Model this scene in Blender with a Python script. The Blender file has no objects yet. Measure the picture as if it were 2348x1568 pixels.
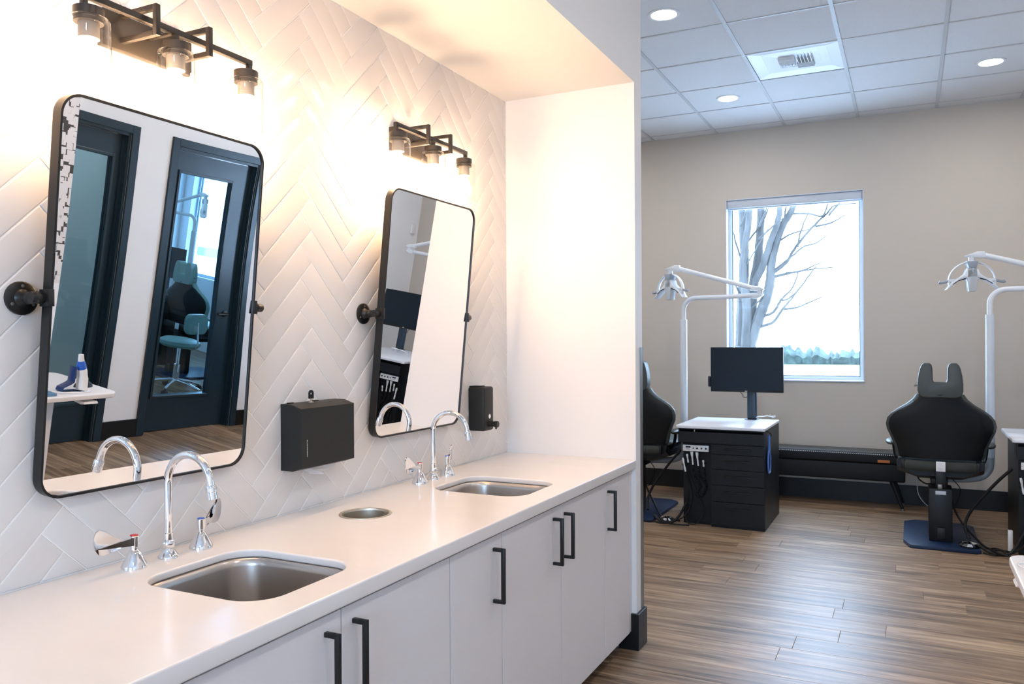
import bpy, bmesh, math, random
from mathutils import Vector, Matrix
PI = math.pi
rnd = random.Random(7)
S = bpy.context.scene
COL = S.collection

# ------------------------------------------------------------------ camera
cam = bpy.data.cameras.new('camera'); cam.sensor_width = 36.0; cam.sensor_fit = 'HORIZONTAL'
cam.lens = 1845.5 * 36.0 / 2348.0; cam.clip_start = 0.02; cam.clip_end = 500
camo = bpy.data.objects.new('camera', cam); COL.objects.link(camo)
th, ph, ro = math.radians(26.3445), math.radians(-0.0962), math.radians(-0.2990)
fw = Vector((-math.sin(th)*math.cos(ph), math.cos(th)*math.cos(ph), math.sin(ph)))
r0 = Vector((math.cos(th), math.sin(th), 0)); u0 = r0.cross(fw)
r1 = math.cos(ro)*r0 + math.sin(ro)*u0; u1 = -math.sin(ro)*r0 + math.cos(ro)*u0
M = Matrix((r1, u1, -fw)).transposed().to_4x4(); M.translation = Vector((0, 0, 1.41))
camo.matrix_world = M
S.camera = camo

# ------------------------------------------------------------------ world, exposure, portals
SKY = 16.0          # overcast daylight
BULB = 205.0        # warm vanity bulbs
DOWN = 150.0       # recessed ceiling lights
W = bpy.data.worlds.new('world'); S.world = W; W.use_nodes = True
bg = W.node_tree.nodes['Background']; bg.inputs[0].default_value = (0.47, 0.70, 1.0, 1); bg.inputs[1].default_value = SKY
vs = S.view_settings
S.display_settings.display_device = 'sRGB'
vs.view_transform = 'Standard'; vs.look = 'None'; vs.gamma = 1.0; vs.use_curve_mapping = False
vs.exposure = 0.48
def portal(loc, rot, sx, sy):
    l = bpy.data.lights.new('window_portal', 'AREA'); l.shape = 'RECTANGLE'; l.size = sx; l.size_y = sy
    l.cycles.is_portal = True
    o = bpy.data.objects.new('window_portal', l); COL.objects.link(o); o.location = loc; o.rotation_euler = rot
portal((-0.95, 7.90, 1.87), (-PI/2, 0, 0), 1.2, 1.75)
portal((4.6, 7.90, 1.75), (-PI/2, 0, 0), 1.35, 1.65)
portal((0.1, -3.42, 1.65), (PI/2, 0, 0), 1.65, 1.55)

# ------------------------------------------------------------------ materials
MATS = {}
def mat(name, col, rough=0.5, metal=0.0, spec=0.5, var=0.0, vscale=6.0, bump=0.0, bscale=30.0, stretch=(1, 1, 1),
        coat=0.0, emit=None, estr=0.0, trans=0.0, alpha=1.0, rvar=0.0):
    m = bpy.data.materials.new(name); m.use_nodes = True
    nt = m.node_tree; b = nt.nodes['Principled BSDF']
    b.inputs['Base Color'].default_value = (*col, 1); b.inputs['Roughness'].default_value = rough
    b.inputs['Metallic'].default_value = metal; b.inputs['Specular IOR Level'].default_value = spec
    b.inputs['Coat Weight'].default_value = coat
    if trans: b.inputs['Transmission Weight'].default_value = trans
    if emit: b.inputs['Emission Color'].default_value = (*emit, 1); b.inputs['Emission Strength'].default_value = estr
    tc = nt.nodes.new('ShaderNodeTexCoord'); mp = nt.nodes.new('ShaderNodeMapping'); mp.inputs['Scale'].default_value = stretch
    nt.links.new(tc.outputs['Object'], mp.inputs['Vector'])
    if var or rvar:
        n = nt.nodes.new('ShaderNodeTexNoise'); n.inputs['Scale'].default_value = vscale; n.inputs['Detail'].default_value = 4
        nt.links.new(mp.outputs[0], n.inputs['Vector'])
        if var:
            r = nt.nodes.new('ShaderNodeValToRGB')
            r.color_ramp.elements[0].position = 0.3; r.color_ramp.elements[1].position = 0.7
            r.color_ramp.elements[0].color = (*[max(0, c*(1-var)) for c in col], 1)
            r.color_ramp.elements[1].color = (*[min(1, c*(1+var)) for c in col], 1)
            nt.links.new(n.outputs['Fac'], r.inputs[0]); nt.links.new(r.outputs[0], b.inputs['Base Color'])
        if rvar:
            mr = nt.nodes.new('ShaderNodeMapRange'); mr.inputs['To Min'].default_value = max(0, rough-rvar); mr.inputs['To Max'].default_value = rough+rvar
            nt.links.new(n.outputs['Fac'], mr.inputs['Value']); nt.links.new(mr.outputs[0], b.inputs['Roughness'])
    if bump:
        n2 = nt.nodes.new('ShaderNodeTexNoise'); n2.inputs['Scale'].default_value = bscale; n2.inputs['Detail'].default_value = 3
        nt.links.new(mp.outputs[0], n2.inputs['Vector'])
        bp = nt.nodes.new('ShaderNodeBump'); bp.inputs['Strength'].default_value = bump; bp.inputs['Distance'].default_value = 0.002
        nt.links.new(n2.outputs['Fac'], bp.inputs['Height']); nt.links.new(bp.outputs[0], b.inputs['Normal'])
    MATS[name] = m
    return m
def glassmat(name, tint=(1, 1, 1), ior=1.45, refl=1.0, rough=0.0):
    m = bpy.data.materials.new(name); m.use_nodes = True; nt = m.node_tree
    for n in list(nt.nodes): nt.nodes.remove(n)
    out = nt.nodes.new('ShaderNodeOutputMaterial'); mix = nt.nodes.new('ShaderNodeMixShader')
    fr = nt.nodes.new('ShaderNodeLayerWeight'); fr.inputs['Blend'].default_value = 0.5
    pw = nt.nodes.new('ShaderNodeMath'); pw.operation = 'POWER'; pw.inputs[1].default_value = 4.0; nt.links.new(fr.outputs['Facing'], pw.inputs[0])
    mu = nt.nodes.new('ShaderNodeMath'); mu.operation = 'MULTIPLY_ADD'; mu.use_clamp = True; mu.inputs[1].default_value = 0.8*refl; mu.inputs[2].default_value = 0.04*refl
    tr = nt.nodes.new('ShaderNodeBsdfTransparent'); tr.inputs[0].default_value = (*tint, 1)
    gl = nt.nodes.new('ShaderNodeBsdfGlossy'); gl.inputs['Roughness'].default_value = rough
    nt.links.new(pw.outputs[0], mu.inputs[0]); nt.links.new(mu.outputs[0], mix.inputs[0]); nt.links.new(tr.outputs[0], mix.inputs[1]); nt.links.new(gl.outputs[0], mix.inputs[2])
    nt.links.new(mix.outputs[0], out.inputs[0]); MATS[name] = m
    return m
def emitmat(name, col, strength):
    m = bpy.data.materials.new(name); m.use_nodes = True; nt = m.node_tree
    for n in list(nt.nodes): nt.nodes.remove(n)
    out = nt.nodes.new('ShaderNodeOutputMaterial'); e = nt.nodes.new('ShaderNodeEmission')
    e.inputs[0].default_value = (*col, 1); e.inputs[1].default_value = strength
    nt.links.new(e.outputs[0], out.inputs[0]); MATS[name] = m
    return m

mat('tile', (0.74, 0.71, 0.685), 0.13, spec=0.4, var=0.01, vscale=3, bump=0.12, bscale=9)
mat('grout', (0.90, 0.88, 0.85), 0.9, bump=0.3, bscale=300)
mat('paint_white', (0.78, 0.77, 0.76), 0.55, bump=0.12, bscale=160)
mat('paint_beige', (0.535, 0.48, 0.42), 0.7, bump=0.15, bscale=160)
mat('paint_pale', (0.84, 0.845, 0.86), 0.6, bump=0.12, bscale=160)
mat('panel', (0.69, 0.69, 0.695), 0.9, var=0.02, vscale=60, bump=0.5, bscale=180)
mat('tee', (0.52, 0.53, 0.535), 0.5)
mat('vent_white', (0.70, 0.73, 0.76), 0.35)
mat('vent_dark', (0.03, 0.035, 0.04), 0.7)
mat('quartz', (0.78, 0.75, 0.73), 0.18, var=0.02, vscale=2.2, stretch=(1, 3, 1))
mat('cabinet', (0.72, 0.70, 0.705), 0.38, bump=0.05, bscale=90)
mat('carcass', (0.70, 0.69, 0.68), 0.6)
mat('black_metal', (0.010, 0.0095, 0.009), 0.36, spec=0.4, bump=0.08, bscale=400)
mat('black_powder', (0.014, 0.0155, 0.0155), 0.5, spec=0.35, bump=0.25, bscale=700)
mat('warm_lit_metal', (0.035, 0.030, 0.026), 0.36, metal=0.4)  # black fixture metal; the bulbs' warm cast is put into its colour
mat('base_black', (0.006, 0.006, 0.007), 0.4, spec=0.35)
mat('chrome', (0.86, 0.86, 0.87), 0.04, metal=1.0)
mat('steel', (0.50, 0.47, 0.44), 0.32, metal=1.0, rvar=0.04, vscale=9, stretch=(1, 1, 30))
mat('steel_bright', (0.66, 0.60, 0.50), 0.42, metal=1.0)
mat('guard', (0.22, 0.215, 0.21), 0.35, metal=0.6)
mat('mirror', (0.90, 0.91, 0.92), 0.0, metal=1.0)
mat('socket_grey', (0.16, 0.15, 0.14), 0.4)
mat('paper', (0.85, 0.84, 0.83), 0.8)
mat('white_mark', (0.85, 0.85, 0.85), 0.5)
mat('red_plastic', (0.62, 0.02, 0.02), 0.35)
mat('blue_plastic', (0.02, 0.11, 0.52), 0.35)
mat('aluminium', (0.60, 0.66, 0.76), 0.4)
mat('seal_black', (0.02, 0.04, 0.06), 0.6)
mat('light_grey_metal', (0.50, 0.54, 0.60), 0.4)
mat('door_blue_reflect', (0.008, 0.024, 0.038), 0.30, spec=0.5, bump=0.06, bscale=120)  # dark door paint with blue window reflections put into the base colour
mat('cart_black', (0.006, 0.0075, 0.0095), 0.42, spec=0.3, bump=0.05, bscale=200)
mat('cart_top', (0.74, 0.75, 0.80), 0.25)
mat('screen', (0.002, 0.009, 0.018), 0.35, spec=0.3)
mat('plastic_black', (0.007, 0.008, 0.009), 0.45, spec=0.35)
mat('post_blue', (0.014, 0.03, 0.05), 0.4)
mat('vinyl', (0.048, 0.056, 0.052), 0.42, bump=0.3, bscale=250)
mat('vinyl_dark', (0.035, 0.040, 0.036), 0.6, spec=0.3, bump=0.4, bscale=250)
mat('shell_black', (0.005, 0.007, 0.009), 0.42, spec=0.3, bump=0.06, bscale=200)
mat('arm_grey', (0.34, 0.37, 0.39), 0.42)
mat('base_blue', (0.005, 0.018, 0.055), 0.42, spec=0.4)
mat('enamel', (0.72, 0.75, 0.79), 0.3)
mat('enamel_grey', (0.30, 0.34, 0.39), 0.35)
mat('pole_grey', (0.55, 0.60, 0.66), 0.35)
mat('lens_grey', (0.52, 0.55, 0.57), 0.25)
mat('dark_lens', (0.02, 0.03, 0.05), 0.1)
mat('rubber', (0.006, 0.006, 0.007), 0.5, spec=0.3)
mat('bench_black', (0.006, 0.0065, 0.008), 0.55, spec=0.3, bump=0.2, bscale=300)
mat('bench_top', (0.06, 0.064, 0.066), 0.5, bump=0.2, bscale=300)
mat('stitch', (0.75, 0.76, 0.78), 0.6)
mat('orange_leather', (0.42, 0.13, 0.03), 0.55, bump=0.2, bscale=300)
mat('clear_blue', (0.10, 0.22, 0.60), 0.15)
mat('desk_white', (0.82, 0.82, 0.84), 0.3)
mat('white_plastic', (0.82, 0.82, 0.82), 0.25)
mat('stand_blue', (0.006, 0.025, 0.11), 0.3)
mat('laptop_blue', (0.10, 0.22, 0.40), 0.4)
mat('glass_tint_vinyl', (0.22, 0.36, 0.33), 0.45)  # teal cast of the tinted door glass, put into the vinyl colour
mat('bark', (0.030, 0.029, 0.028), 0.9, var=0.7, vscale=6, stretch=(1, 1, 0.25), bump=1.0, bscale=20)
mat('snow', (0.75, 0.76, 0.78), 0.8)
mat('grass', (0.06, 0.13, 0.05), 0.9, var=0.3, vscale=1.5)
mat('hedge', (0.03, 0.045, 0.04), 0.9, var=0.5, vscale=2.5, bump=1, bscale=4)
mat('shrub', (0.04, 0.09, 0.03), 0.8, var=0.5, vscale=9, bump=1, bscale=10)
mat('asphalt', (0.06, 0.07, 0.08), 0.9)
glassmat('clear_glass', (0.985, 0.985, 0.985), 1.45, 1.0)
glassmat('shade_glass', (0.93, 0.93, 0.92), 1.5, 1.9)
glassmat('door_glass', (0.60, 0.80, 0.90), 1.5, 1.3)
emitmat('bulb_glow', (1.0, 0.65, 0.38), BULB)
emitmat('downlight_glow', (1.0, 0.94, 0.87), DOWN)

def wood_mat():
    m = bpy.data.materials.new('vinyl_plank'); m.use_nodes = True; nt = m.node_tree; b = nt.nodes['Principled BSDF']; L = nt.links.new
    tc = nt.nodes.new('ShaderNodeTexCoord'); oi = nt.nodes.new('ShaderNodeObjectInfo')
    mul = nt.nodes.new('ShaderNodeMath'); mul.operation = 'MULTIPLY'; mul.inputs[1].default_value = 57.0; L(oi.outputs['Random'], mul.inputs[0])
    add = nt.nodes.new('ShaderNodeVectorMath'); add.operation = 'ADD'; L(tc.outputs['Object'], add.inputs[0]); L(mul.outputs[0], add.inputs[1])
    mp = nt.nodes.new('ShaderNodeMapping'); mp.inputs['Scale'].default_value = (1.1, 16, 1); L(add.outputs[0], mp.inputs['Vector'])
    n = nt.nodes.new('ShaderNodeTexNoise'); n.inputs['Scale'].default_value = 1.6; n.inputs['Detail'].default_value = 6; n.inputs['Roughness'].default_value = 0.62; n.inputs['Distortion'].default_value = 0.6; L(mp.outputs[0], n.inputs['Vector'])
    r = nt.nodes.new('ShaderNodeValToRGB'); e = r.color_ramp.elements
    e[0].position = 0.33; e[0].color = (0.120, 0.070, 0.038, 1); e[1].position = 0.66; e[1].color = (0.47, 0.33, 0.21, 1)
    k = e.new(0.5); k.color = (0.29, 0.185, 0.112, 1)
    L(n.outputs['Fac'], r.inputs[0])
    mp2 = nt.nodes.new('ShaderNodeMapping'); mp2.inputs['Scale'].default_value = (6, 130, 1); L(add.outputs[0], mp2.inputs['Vector'])
    n2 = nt.nodes.new('ShaderNodeTexNoise'); n2.inputs['Scale'].default_value = 1.0; n2.inputs['Detail'].default_value = 3; L(mp2.outputs[0], n2.inputs['Vector'])
    mr = nt.nodes.new('ShaderNodeMapRange'); mr.inputs['From Min'].default_value = 0.3; mr.inputs['From Max'].default_value = 0.7; mr.inputs['To Min'].default_value = 0.68; mr.inputs['To Max'].default_value = 1.1; L(n2.outputs['Fac'], mr.inputs['Value'])
    mr2 = nt.nodes.new('ShaderNodeMapRange'); mr2.inputs['To Min'].default_value = 0.80; mr2.inputs['To Max'].default_value = 1.18; L(oi.outputs['Random'], mr2.inputs['Value'])
    mm = nt.nodes.new('ShaderNodeMath'); mm.operation = 'MULTIPLY'; L(mr.outputs[0], mm.inputs[0]); L(mr2.outputs[0], mm.inputs[1])
    vm = nt.nodes.new('ShaderNodeVectorMath'); vm.operation = 'SCALE'; L(r.outputs[0], vm.inputs[0]); L(mm.outputs[0], vm.inputs['Scale'])
    L(vm.outputs[0], b.inputs['Base Color'])
    b.inputs['Roughness'].default_value = 0.40; b.inputs['Specular IOR Level'].default_value = 0.5
    bp = nt.nodes.new('ShaderNodeBump'); bp.inputs['Strength'].default_value = 0.12; bp.inputs['Distance'].default_value = 0.001; L(n2.outputs['Fac'], bp.inputs['Height']); L(bp.outputs[0], b.inputs['Normal'])
    MATS['plank'] = m
wood_mat()
def wallpaper_mat():
    m = bpy.data.materials.new('wallpaper'); m.use_nodes = True; nt = m.node_tree; b = nt.nodes['Principled BSDF']; L = nt.links.new
    tc = nt.nodes.new('ShaderNodeTexCoord'); mp = nt.nodes.new('ShaderNodeMapping'); mp.inputs['Scale'].default_value = (1, 1, 1); L(tc.outputs['Object'], mp.inputs['Vector'])
    v = nt.nodes.new('ShaderNodeTexVoronoi'); v.feature = 'F1'; v.distance = 'CHEBYCHEV'; v.inputs['Scale'].default_value = 27; L(mp.outputs[0], v.inputs['Vector'])
    n = nt.nodes.new('ShaderNodeTexNoise'); n.inputs['Scale'].default_value = 31; n.inputs['Detail'].default_value = 1; L(v.outputs['Position'], n.inputs['Vector'])
    ad = nt.nodes.new('ShaderNodeMath'); ad.operation = 'ADD'; L(v.outputs['Distance'], ad.inputs[0]); 
    m2 = nt.nodes.new('ShaderNodeMath'); m2.operation = 'MULTIPLY'; m2.inputs[1].default_value = 0.5; L(n.outputs['Fac'], m2.inputs[0]); L(m2.outputs[0], ad.inputs[1])
    r = nt.nodes.new('ShaderNodeValToRGB'); r.color_ramp.interpolation = 'CONSTANT'
    r.color_ramp.elements[0].color = (0.74, 0.72, 0.72, 1); r.color_ramp.elements[1].position = 0.80; r.color_ramp.elements[1].color = (0.05, 0.045, 0.04, 1)
    L(ad.outputs[0], r.inputs[0]); L(r.outputs[0], b.inputs['Base Color']); b.inputs['Roughness'].default_value = 0.6
    MATS['wallpaper'] = m
wallpaper_mat()

# ------------------------------------------------------------------ mesh helpers
def bx(bm, x0, x1, y0, y1, z0, z1, bev=0.0, seg=2):
    vs_ = [bm.verts.new(p) for p in ((x0,y0,z0),(x1,y0,z0),(x1,y1,z0),(x0,y1,z0),(x0,y0,z1),(x1,y0,z1),(x1,y1,z1),(x0,y1,z1))]
    fs = [bm.faces.new([vs_[i] for i in f]) for f in ((0,3,2,1),(4,5,6,7),(0,1,5,4),(1,2,6,5),(2,3,7,6),(3,0,4,7))]
    if bev > 0:
        es = list({e for f in fs for e in f.edges})
        bmesh.ops.bevel(bm, geom=es, offset=bev, segments=seg, affect='EDGES', profile=0.5)
def box(x0, x1, y0, y1, z0, z1, bev=0.0, seg=2):
    bm = bmesh.new(); bx(bm, x0, x1, y0, y1, z0, z1, bev, seg); return bm
def loft(bm, rings, cap0=True, cap1=True, closed=True):
    vr = [[bm.verts.new(p) for p in r] for r in rings]
    n = len(rings[0])
    for a, b in zip(vr, vr[1:]):
        for i in range(n if closed else n-1):
            j = (i+1) % n
            try: bm.faces.new((a[i], a[j], b[j], b[i]))
            except ValueError: pass
    if cap0: bm.faces.new(list(reversed(vr[0])))
    if cap1: bm.faces.new(vr[-1])
    return vr
def lathe(bm, prof, c=(0, 0, 0), segs=24, axis='z', cap=True):
    rings = []
    for r, z in prof:
        ring = []
        for i in range(segs):
            a = 2*PI*i/segs; p = (r*math.cos(a), r*math.sin(a), z)
            if axis == 'x': p = (p[2], p[0], p[1])
            elif axis == 'y': p = (p[1], p[2], p[0])
            ring.append((c[0]+p[0], c[1]+p[1], c[2]+p[2]))
        rings.append(ring)
    loft(bm, rings, cap, cap)
def catmull(pts, n=8):
    P = [Vector(p) for p in pts]; P = [2*P[0]-P[1]] + P + [2*P[-1]-P[-2]]; out = []
    for i in range(1, len(P)-2):
        for k in range(n):
            t = k/n; a, b, c, d = P[i-1:i+3]
            out.append(0.5*((2*b)+(c-a)*t+(2*a-5*b+4*c-d)*t*t+(3*b-a-3*c+d)*t**3))
    out.append(P[-2]); return out
def sweep(bm, pts, r, segs=10, sq=False, cap=True, rv=None, up=(0, 0, 1)):
    """tube along a polyline; r number or list; rv = second half-axis for flat sections"""
    P = [Vector(p) for p in pts]; n = len(P); R = r if isinstance(r, (list, tuple)) else [r]*n
    RV = (rv if isinstance(rv, (list, tuple)) else [rv]*n) if rv is not None else R
    T = [(P[min(i+1, n-1)]-P[max(i-1, 0)]).normalized() for i in range(n)]
    u = Vector(up); 
    if abs(u.dot(T[0])) > 0.95: u = Vector((1, 0, 0))
    rings = []
    for i in range(n):
        u = (u - T[i]*u.dot(T[i])).normalized(); v = T[i].cross(u)
        if sq: offs = [(1, 1), (-1, 1), (-1, -1), (1, -1)]
        else: offs = [(math.cos(2*PI*k/segs), math.sin(2*PI*k/segs)) for k in range(segs)]
        rings.append([P[i]+u*(a*R[i])+v*(b*RV[i]) for a, b in offs])
    loft(bm, rings, cap, cap)
def prism(bm, poly, d0, d1, axis='y', bev=0.0, seg=2):
    """extrude a 2D polygon: axis y -> (x,z) polygon; axis x -> (y,z); axis z -> (x,y)"""
    f = {'y': lambda p, d: (p[0], d, p[1]), 'x': lambda p, d: (d, p[0], p[1]), 'z': lambda p, d: (p[0], p[1], d)}[axis]
    a = [bm.verts.new(f(p, d0)) for p in poly]; b = [bm.verts.new(f(p, d1)) for p in poly]; n = len(poly)
    fs = [bm.faces.new(a), bm.faces.new(list(reversed(b)))]
    caps = list(fs)
    for i in range(n): fs.append(bm.faces.new((a[i], b[i], b[(i+1) % n], a[(i+1) % n])))
    bmesh.ops.recalc_face_normals(bm, faces=fs)
    if bev:
        es = list({e for c in caps for e in c.edges})
        bmesh.ops.bevel(bm, geom=es, offset=bev, segments=seg, affect='EDGES', profile=0.5)
def rrect(w, h, r, n=6, cx=0, cy=0):
    out = []
    for sx, sy, a0 in ((1, 1, 0), (-1, 1, PI/2), (-1, -1, PI), (1, -1, 3*PI/2)):
        for k in range(n+1):
            a = a0+PI/2*k/n; out.append((cx+sx*(w/2-r)+r*math.cos(a), cy+sy*(h/2-r)+r*math.sin(a)))
    return out
def sphere(bm, c, r, u=16, v=10, sc=(1, 1, 1)):
    m = Matrix.Translation(c) @ Matrix.Diagonal((*[r*s for s in sc], 1)); bmesh.ops.create_uvsphere(bm, u_segments=u, v_segments=v, radius=1.0, matrix=m)
def mesh(name, bm, m, smooth=True, ang=38):
    bmesh.ops.recalc_face_normals(bm, faces=bm.faces)
    me = bpy.data.meshes.new(name); bm.to_mesh(me); bm.free()
    if m: me.materials.append(MATS[m])
    if smooth:
        me.shade_smooth(); me.set_sharp_from_angle(angle=math.radians(ang))
    return me
def obj(name, bm, m, parent=None, loc=(0, 0, 0), rot=(0, 0, 0), smooth=True, ang=38, label=None):
    me = bm if isinstance(bm, bpy.types.Mesh) else mesh(name, bm, m, smooth, ang)
    o = bpy.data.objects.new(name, me); COL.objects.link(o); o.location = loc; o.rotation_euler = rot
    if parent: o.parent = parent
    if label: o['label'] = label
    return o
def tag(o, label, cat, group=None, kind=None):
    o['label'] = label; o['category'] = cat
    if group: o['group'] = group
    if kind: o['kind'] = kind
    return o
def thing(name, label, cat, loc=(0, 0, 0), rotz=0.0, group=None):
    o = bpy.data.objects.new(name, None); COL.objects.link(o); o.location = loc; o.rotation_euler = (0, 0, rotz)
    o.empty_display_size = 0.1
    return tag(o, label, cat, group)
def struct(name, bm, m, label=None, loc=(0, 0, 0), smooth=False):
    o = obj(name, bm, m, loc=loc, smooth=smooth); o['kind'] = 'structure'
    if label: o['label'] = label
    return o
def dup(root, loc=None, rotz=None, label=None):
    r = root.copy(); COL.objects.link(r)
    if loc is not None: r.location = loc
    if rotz is not None: r.rotation_euler = (0, 0, rotz)
    if label: r['label'] = label
    for ch in root.children:
        c = ch.copy(); COL.objects.link(c); c.parent = r
        for g in ch.children:
            d = g.copy(); COL.objects.link(d); d.parent = c
    return r

# ------------------------------------------------------------------ setting: dimensions
XW = -1.775      # face of the tiled vanity wall
XF = -1.122      # wing wall end / soffit face / counter edge
YN = 3.53        # near face of wing wall
YB = 3.632       # far face of wing wall
YF = 7.62        # far wall
XR = 1.70        # wall with the doors
XL = -3.60       # left end of the treatment bay
YK = -3.20       # wall behind
ZC = 3.337       # suspended ceiling
ZS = 2.583       # soffit underside
HC = 0.864       # counter top

# ------------------------------------------------------------------ walls
wall_tiled = struct('wall_left', box(XW-0.12, XW-0.0016, YK, YN, 0, ZC+0.05), 'grout', 'vanity wall behind the mirrors, clad in white herringbone tile')
TS, TA, TB, TG = 1.0205, 0.0535, 0.2141, 0.0028
def clip(poly, y0, y1, z0, z1):
    def half(P, f, ip):
        out = []
        for i in range(len(P)):
            a, b = P[i], P[(i+1) % len(P)]
            if f(a) >= 0: out.append(a)
            if (f(a) >= 0) != (f(b) >= 0):
                t = f(a)/(f(a)-f(b)); out.append((a[0]+(b[0]-a[0])*t, a[1]+(b[1]-a[1])*t))
        return out
    for f in (lambda p: p[0]-y0, lambda p: y1-p[0], lambda p: p[1]-z0, lambda p: z1-p[1]):
        poly = half(poly, f, None)
        if len(poly) < 3: return []
    return poly
def area(P): return 0.5*sum(P[i][0]*P[(i+1) % len(P)][1]-P[(i+1) % len(P)][0]*P[i][1] for i in range(len(P)))
def inset(P, d):
    n = len(P); L = []
    for i in range(n):
        a, b = Vector(P[i]), Vector(P[(i+1) % n]); t = (b-a)
        if t.length < 1e-6: t = Vector((1, 0))
        t.normalize(); nn = Vector((-t.y, t.x)); L.append((a+nn*d, t))
    out = []
    for i in range(n):
        (p, t), (q, s) = L[i-1], L[i]; den = t.x*s.y-t.y*s.x
        if abs(den) < 1e-6: out.append(tuple(q)); continue
        k = ((q-p).x*s.y-(q-p).y*s.x)/den; out.append(tuple(p+t*k))
    return out
def clean(P, eps=0.002):
    out = []
    for p in P:
        if not out or math.hypot(p[0]-out[-1][0], p[1]-out[-1][1]) > eps: out.append(p)
    if len(out) > 1 and math.hypot(out[0][0]-out[-1][0], out[0][1]-out[-1][1]) <= eps: out.pop()
    return out
def tile_bm(bm, P, ox=0.0, oy=0.0, oz=0.0):
    rings = [[(ox-0.0065, oy+p[0], oz+p[1]) for p in P], [(ox-0.0014, oy+p[0], oz+p[1]) for p in P],
             [(ox-0.0003, oy+p[0], oz+p[1]) for p in inset(P, 0.0012)], [(ox, oy+p[0], oz+p[1]) for p in inset(P, 0.003)]]
    loft(bm, rings, False, True)
full_mesh = {}
rest = bmesh.new()
for k in range(-7, 8):
    for j in range(-16, 22):
        for typ in (0, 1):
            x0, z0 = 2*TB*k, 2*TA*j
            g = TG/2/math.sqrt(2)
            if typ == 0: c = [(x0, z0), (x0-TB, z0-TB), (x0+TA-TB, z0-TA-TB), (x0+TA, z0-TA)]
            else: c = [(x0, z0-2*TA), (x0+TB, z0-2*TA-TB), (x0+TA+TB, z0-TA-TB), (x0+TA, z0-TA)]
            P = [(2.039+p[0]*TS, 1.832+p[1]) for p in c]
            if area(P) < 0: P.reverse()
            P = inset(P, TG/2)
            Q = clip(P, -0.6, YN-0.003, HC+0.002, ZS-0.003)
            Q = clean(Q)
            if len(Q) < 3 or area(Q) < 4e-5: continue
            A = area(Q); whole = abs(A-area(P)) < 1e-7
            cy = sum(q[0] for q in Q)/len(Q); cz = sum(q[1] for q in Q)/len(Q)
            loc = [(q[0]-cy, q[1]-cz) for q in Q]
            if cy < 0.62: tile_bm(rest, Q, XW); continue
            if whole:
                if typ not in full_mesh:
                    b = bmesh.new(); tile_bm(b, loc); full_mesh[typ] = mesh('tile', b, 'tile', True, 50)
                me = full_mesh[typ]
            else:
                b = bmesh.new(); tile_bm(b, loc); me = mesh('tile', b, 'tile', True, 50)
            o = obj('tile', me, None, wall_tiled, loc=(XW, cy, cz), rot=(0, rnd.uniform(-1, 1)*0.0016, rnd.uniform(-1, 1)*0.0012))
o = obj('tile_field', rest, 'tile', wall_tiled); o['kind'] = 'stuff'
struct('wall_soffit', box(XW-0.1, XF, YK, YN+0.001, ZS, ZC+0.05), 'paint_white', 'white boxed-in soffit above the vanity')
struct('wall_wing', box(XL, XF, YN, YB, 0, ZC+0.05), 'paint_white', 'short white wing wall closing the end of the vanity')
# stainless corner guard and black base on the end of the wing wall
b = bmesh.new(); bx(b, XF, XF+0.0025, 3.596, YB+0.0025, 0.168, 1.376); bx(b, XF-0.035, XF+0.0025, YB, YB+0.0025, 0.168, 1.376)
struct('trim_1', b, 'guard', 'grey metal corner guard on the wing wall')
b = bmesh.new(); bx(b, XF-0.010, XF+0.014, YN-0.014, YB+0.014, 0, 0.165, 0.002); bx(b, -1.205, XF-0.010, YN-0.014, YN, 0, 0.165, 0.002); bx(b, XL, XF-0.010, YB, YB+0.014, 0, 0.165, 0.002)
struct('baseboard_wing', b, 'base_black')
# far wall with windows
def wall_y(name, y0, y1, x0, x1, z0, z1, holes, m, label):
    b = bmesh.new(); x = x0
    for (hx0, hx1, hz0, hz1) in sorted(holes):
        bx(b, x, hx0, y0, y1, z0, z1); bx(b, hx0, hx1, y0, y1, z0, hz0); bx(b, hx0, hx1, y0, y1, hz1, z1); x = hx1
    bx(b, x, x1, y0, y1, z0, z1)
    return struct(name, b, m, label)
WX0, WX1, WZ0, WZ1 = -1.541, -0.362, 1.039, 2.709
wall_y('wall_far', YF, YF+0.22, XL-0.1, XR+0.05, 0, ZC+0.05, [(WX0, WX1, WZ0, WZ1)], 'paint_beige', 'beige far wall of the treatment bay')
wall_y('wall_far_operatory', YF, YF+0.22, XR+0.05, 5.5, 0, ZC+0.05, [(3.95, 5.25, 0.95, 2.55)], 'paint_pale', 'far wall of the room behind the glass doors')
wall_y('wall_back', YK-0.2, YK, XW-0.1, XR+0.1, 0, ZC+0.05, [(-0.7, 0.9, 0.9, 2.4)], 'paint_pale', 'wall behind the camera with a window')
struct('wall_bay_left', box(XL-0.1, XL, YB, YF, 0, ZC+0.05), 'paint_pale', 'left wall of the treatment bay')
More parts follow.
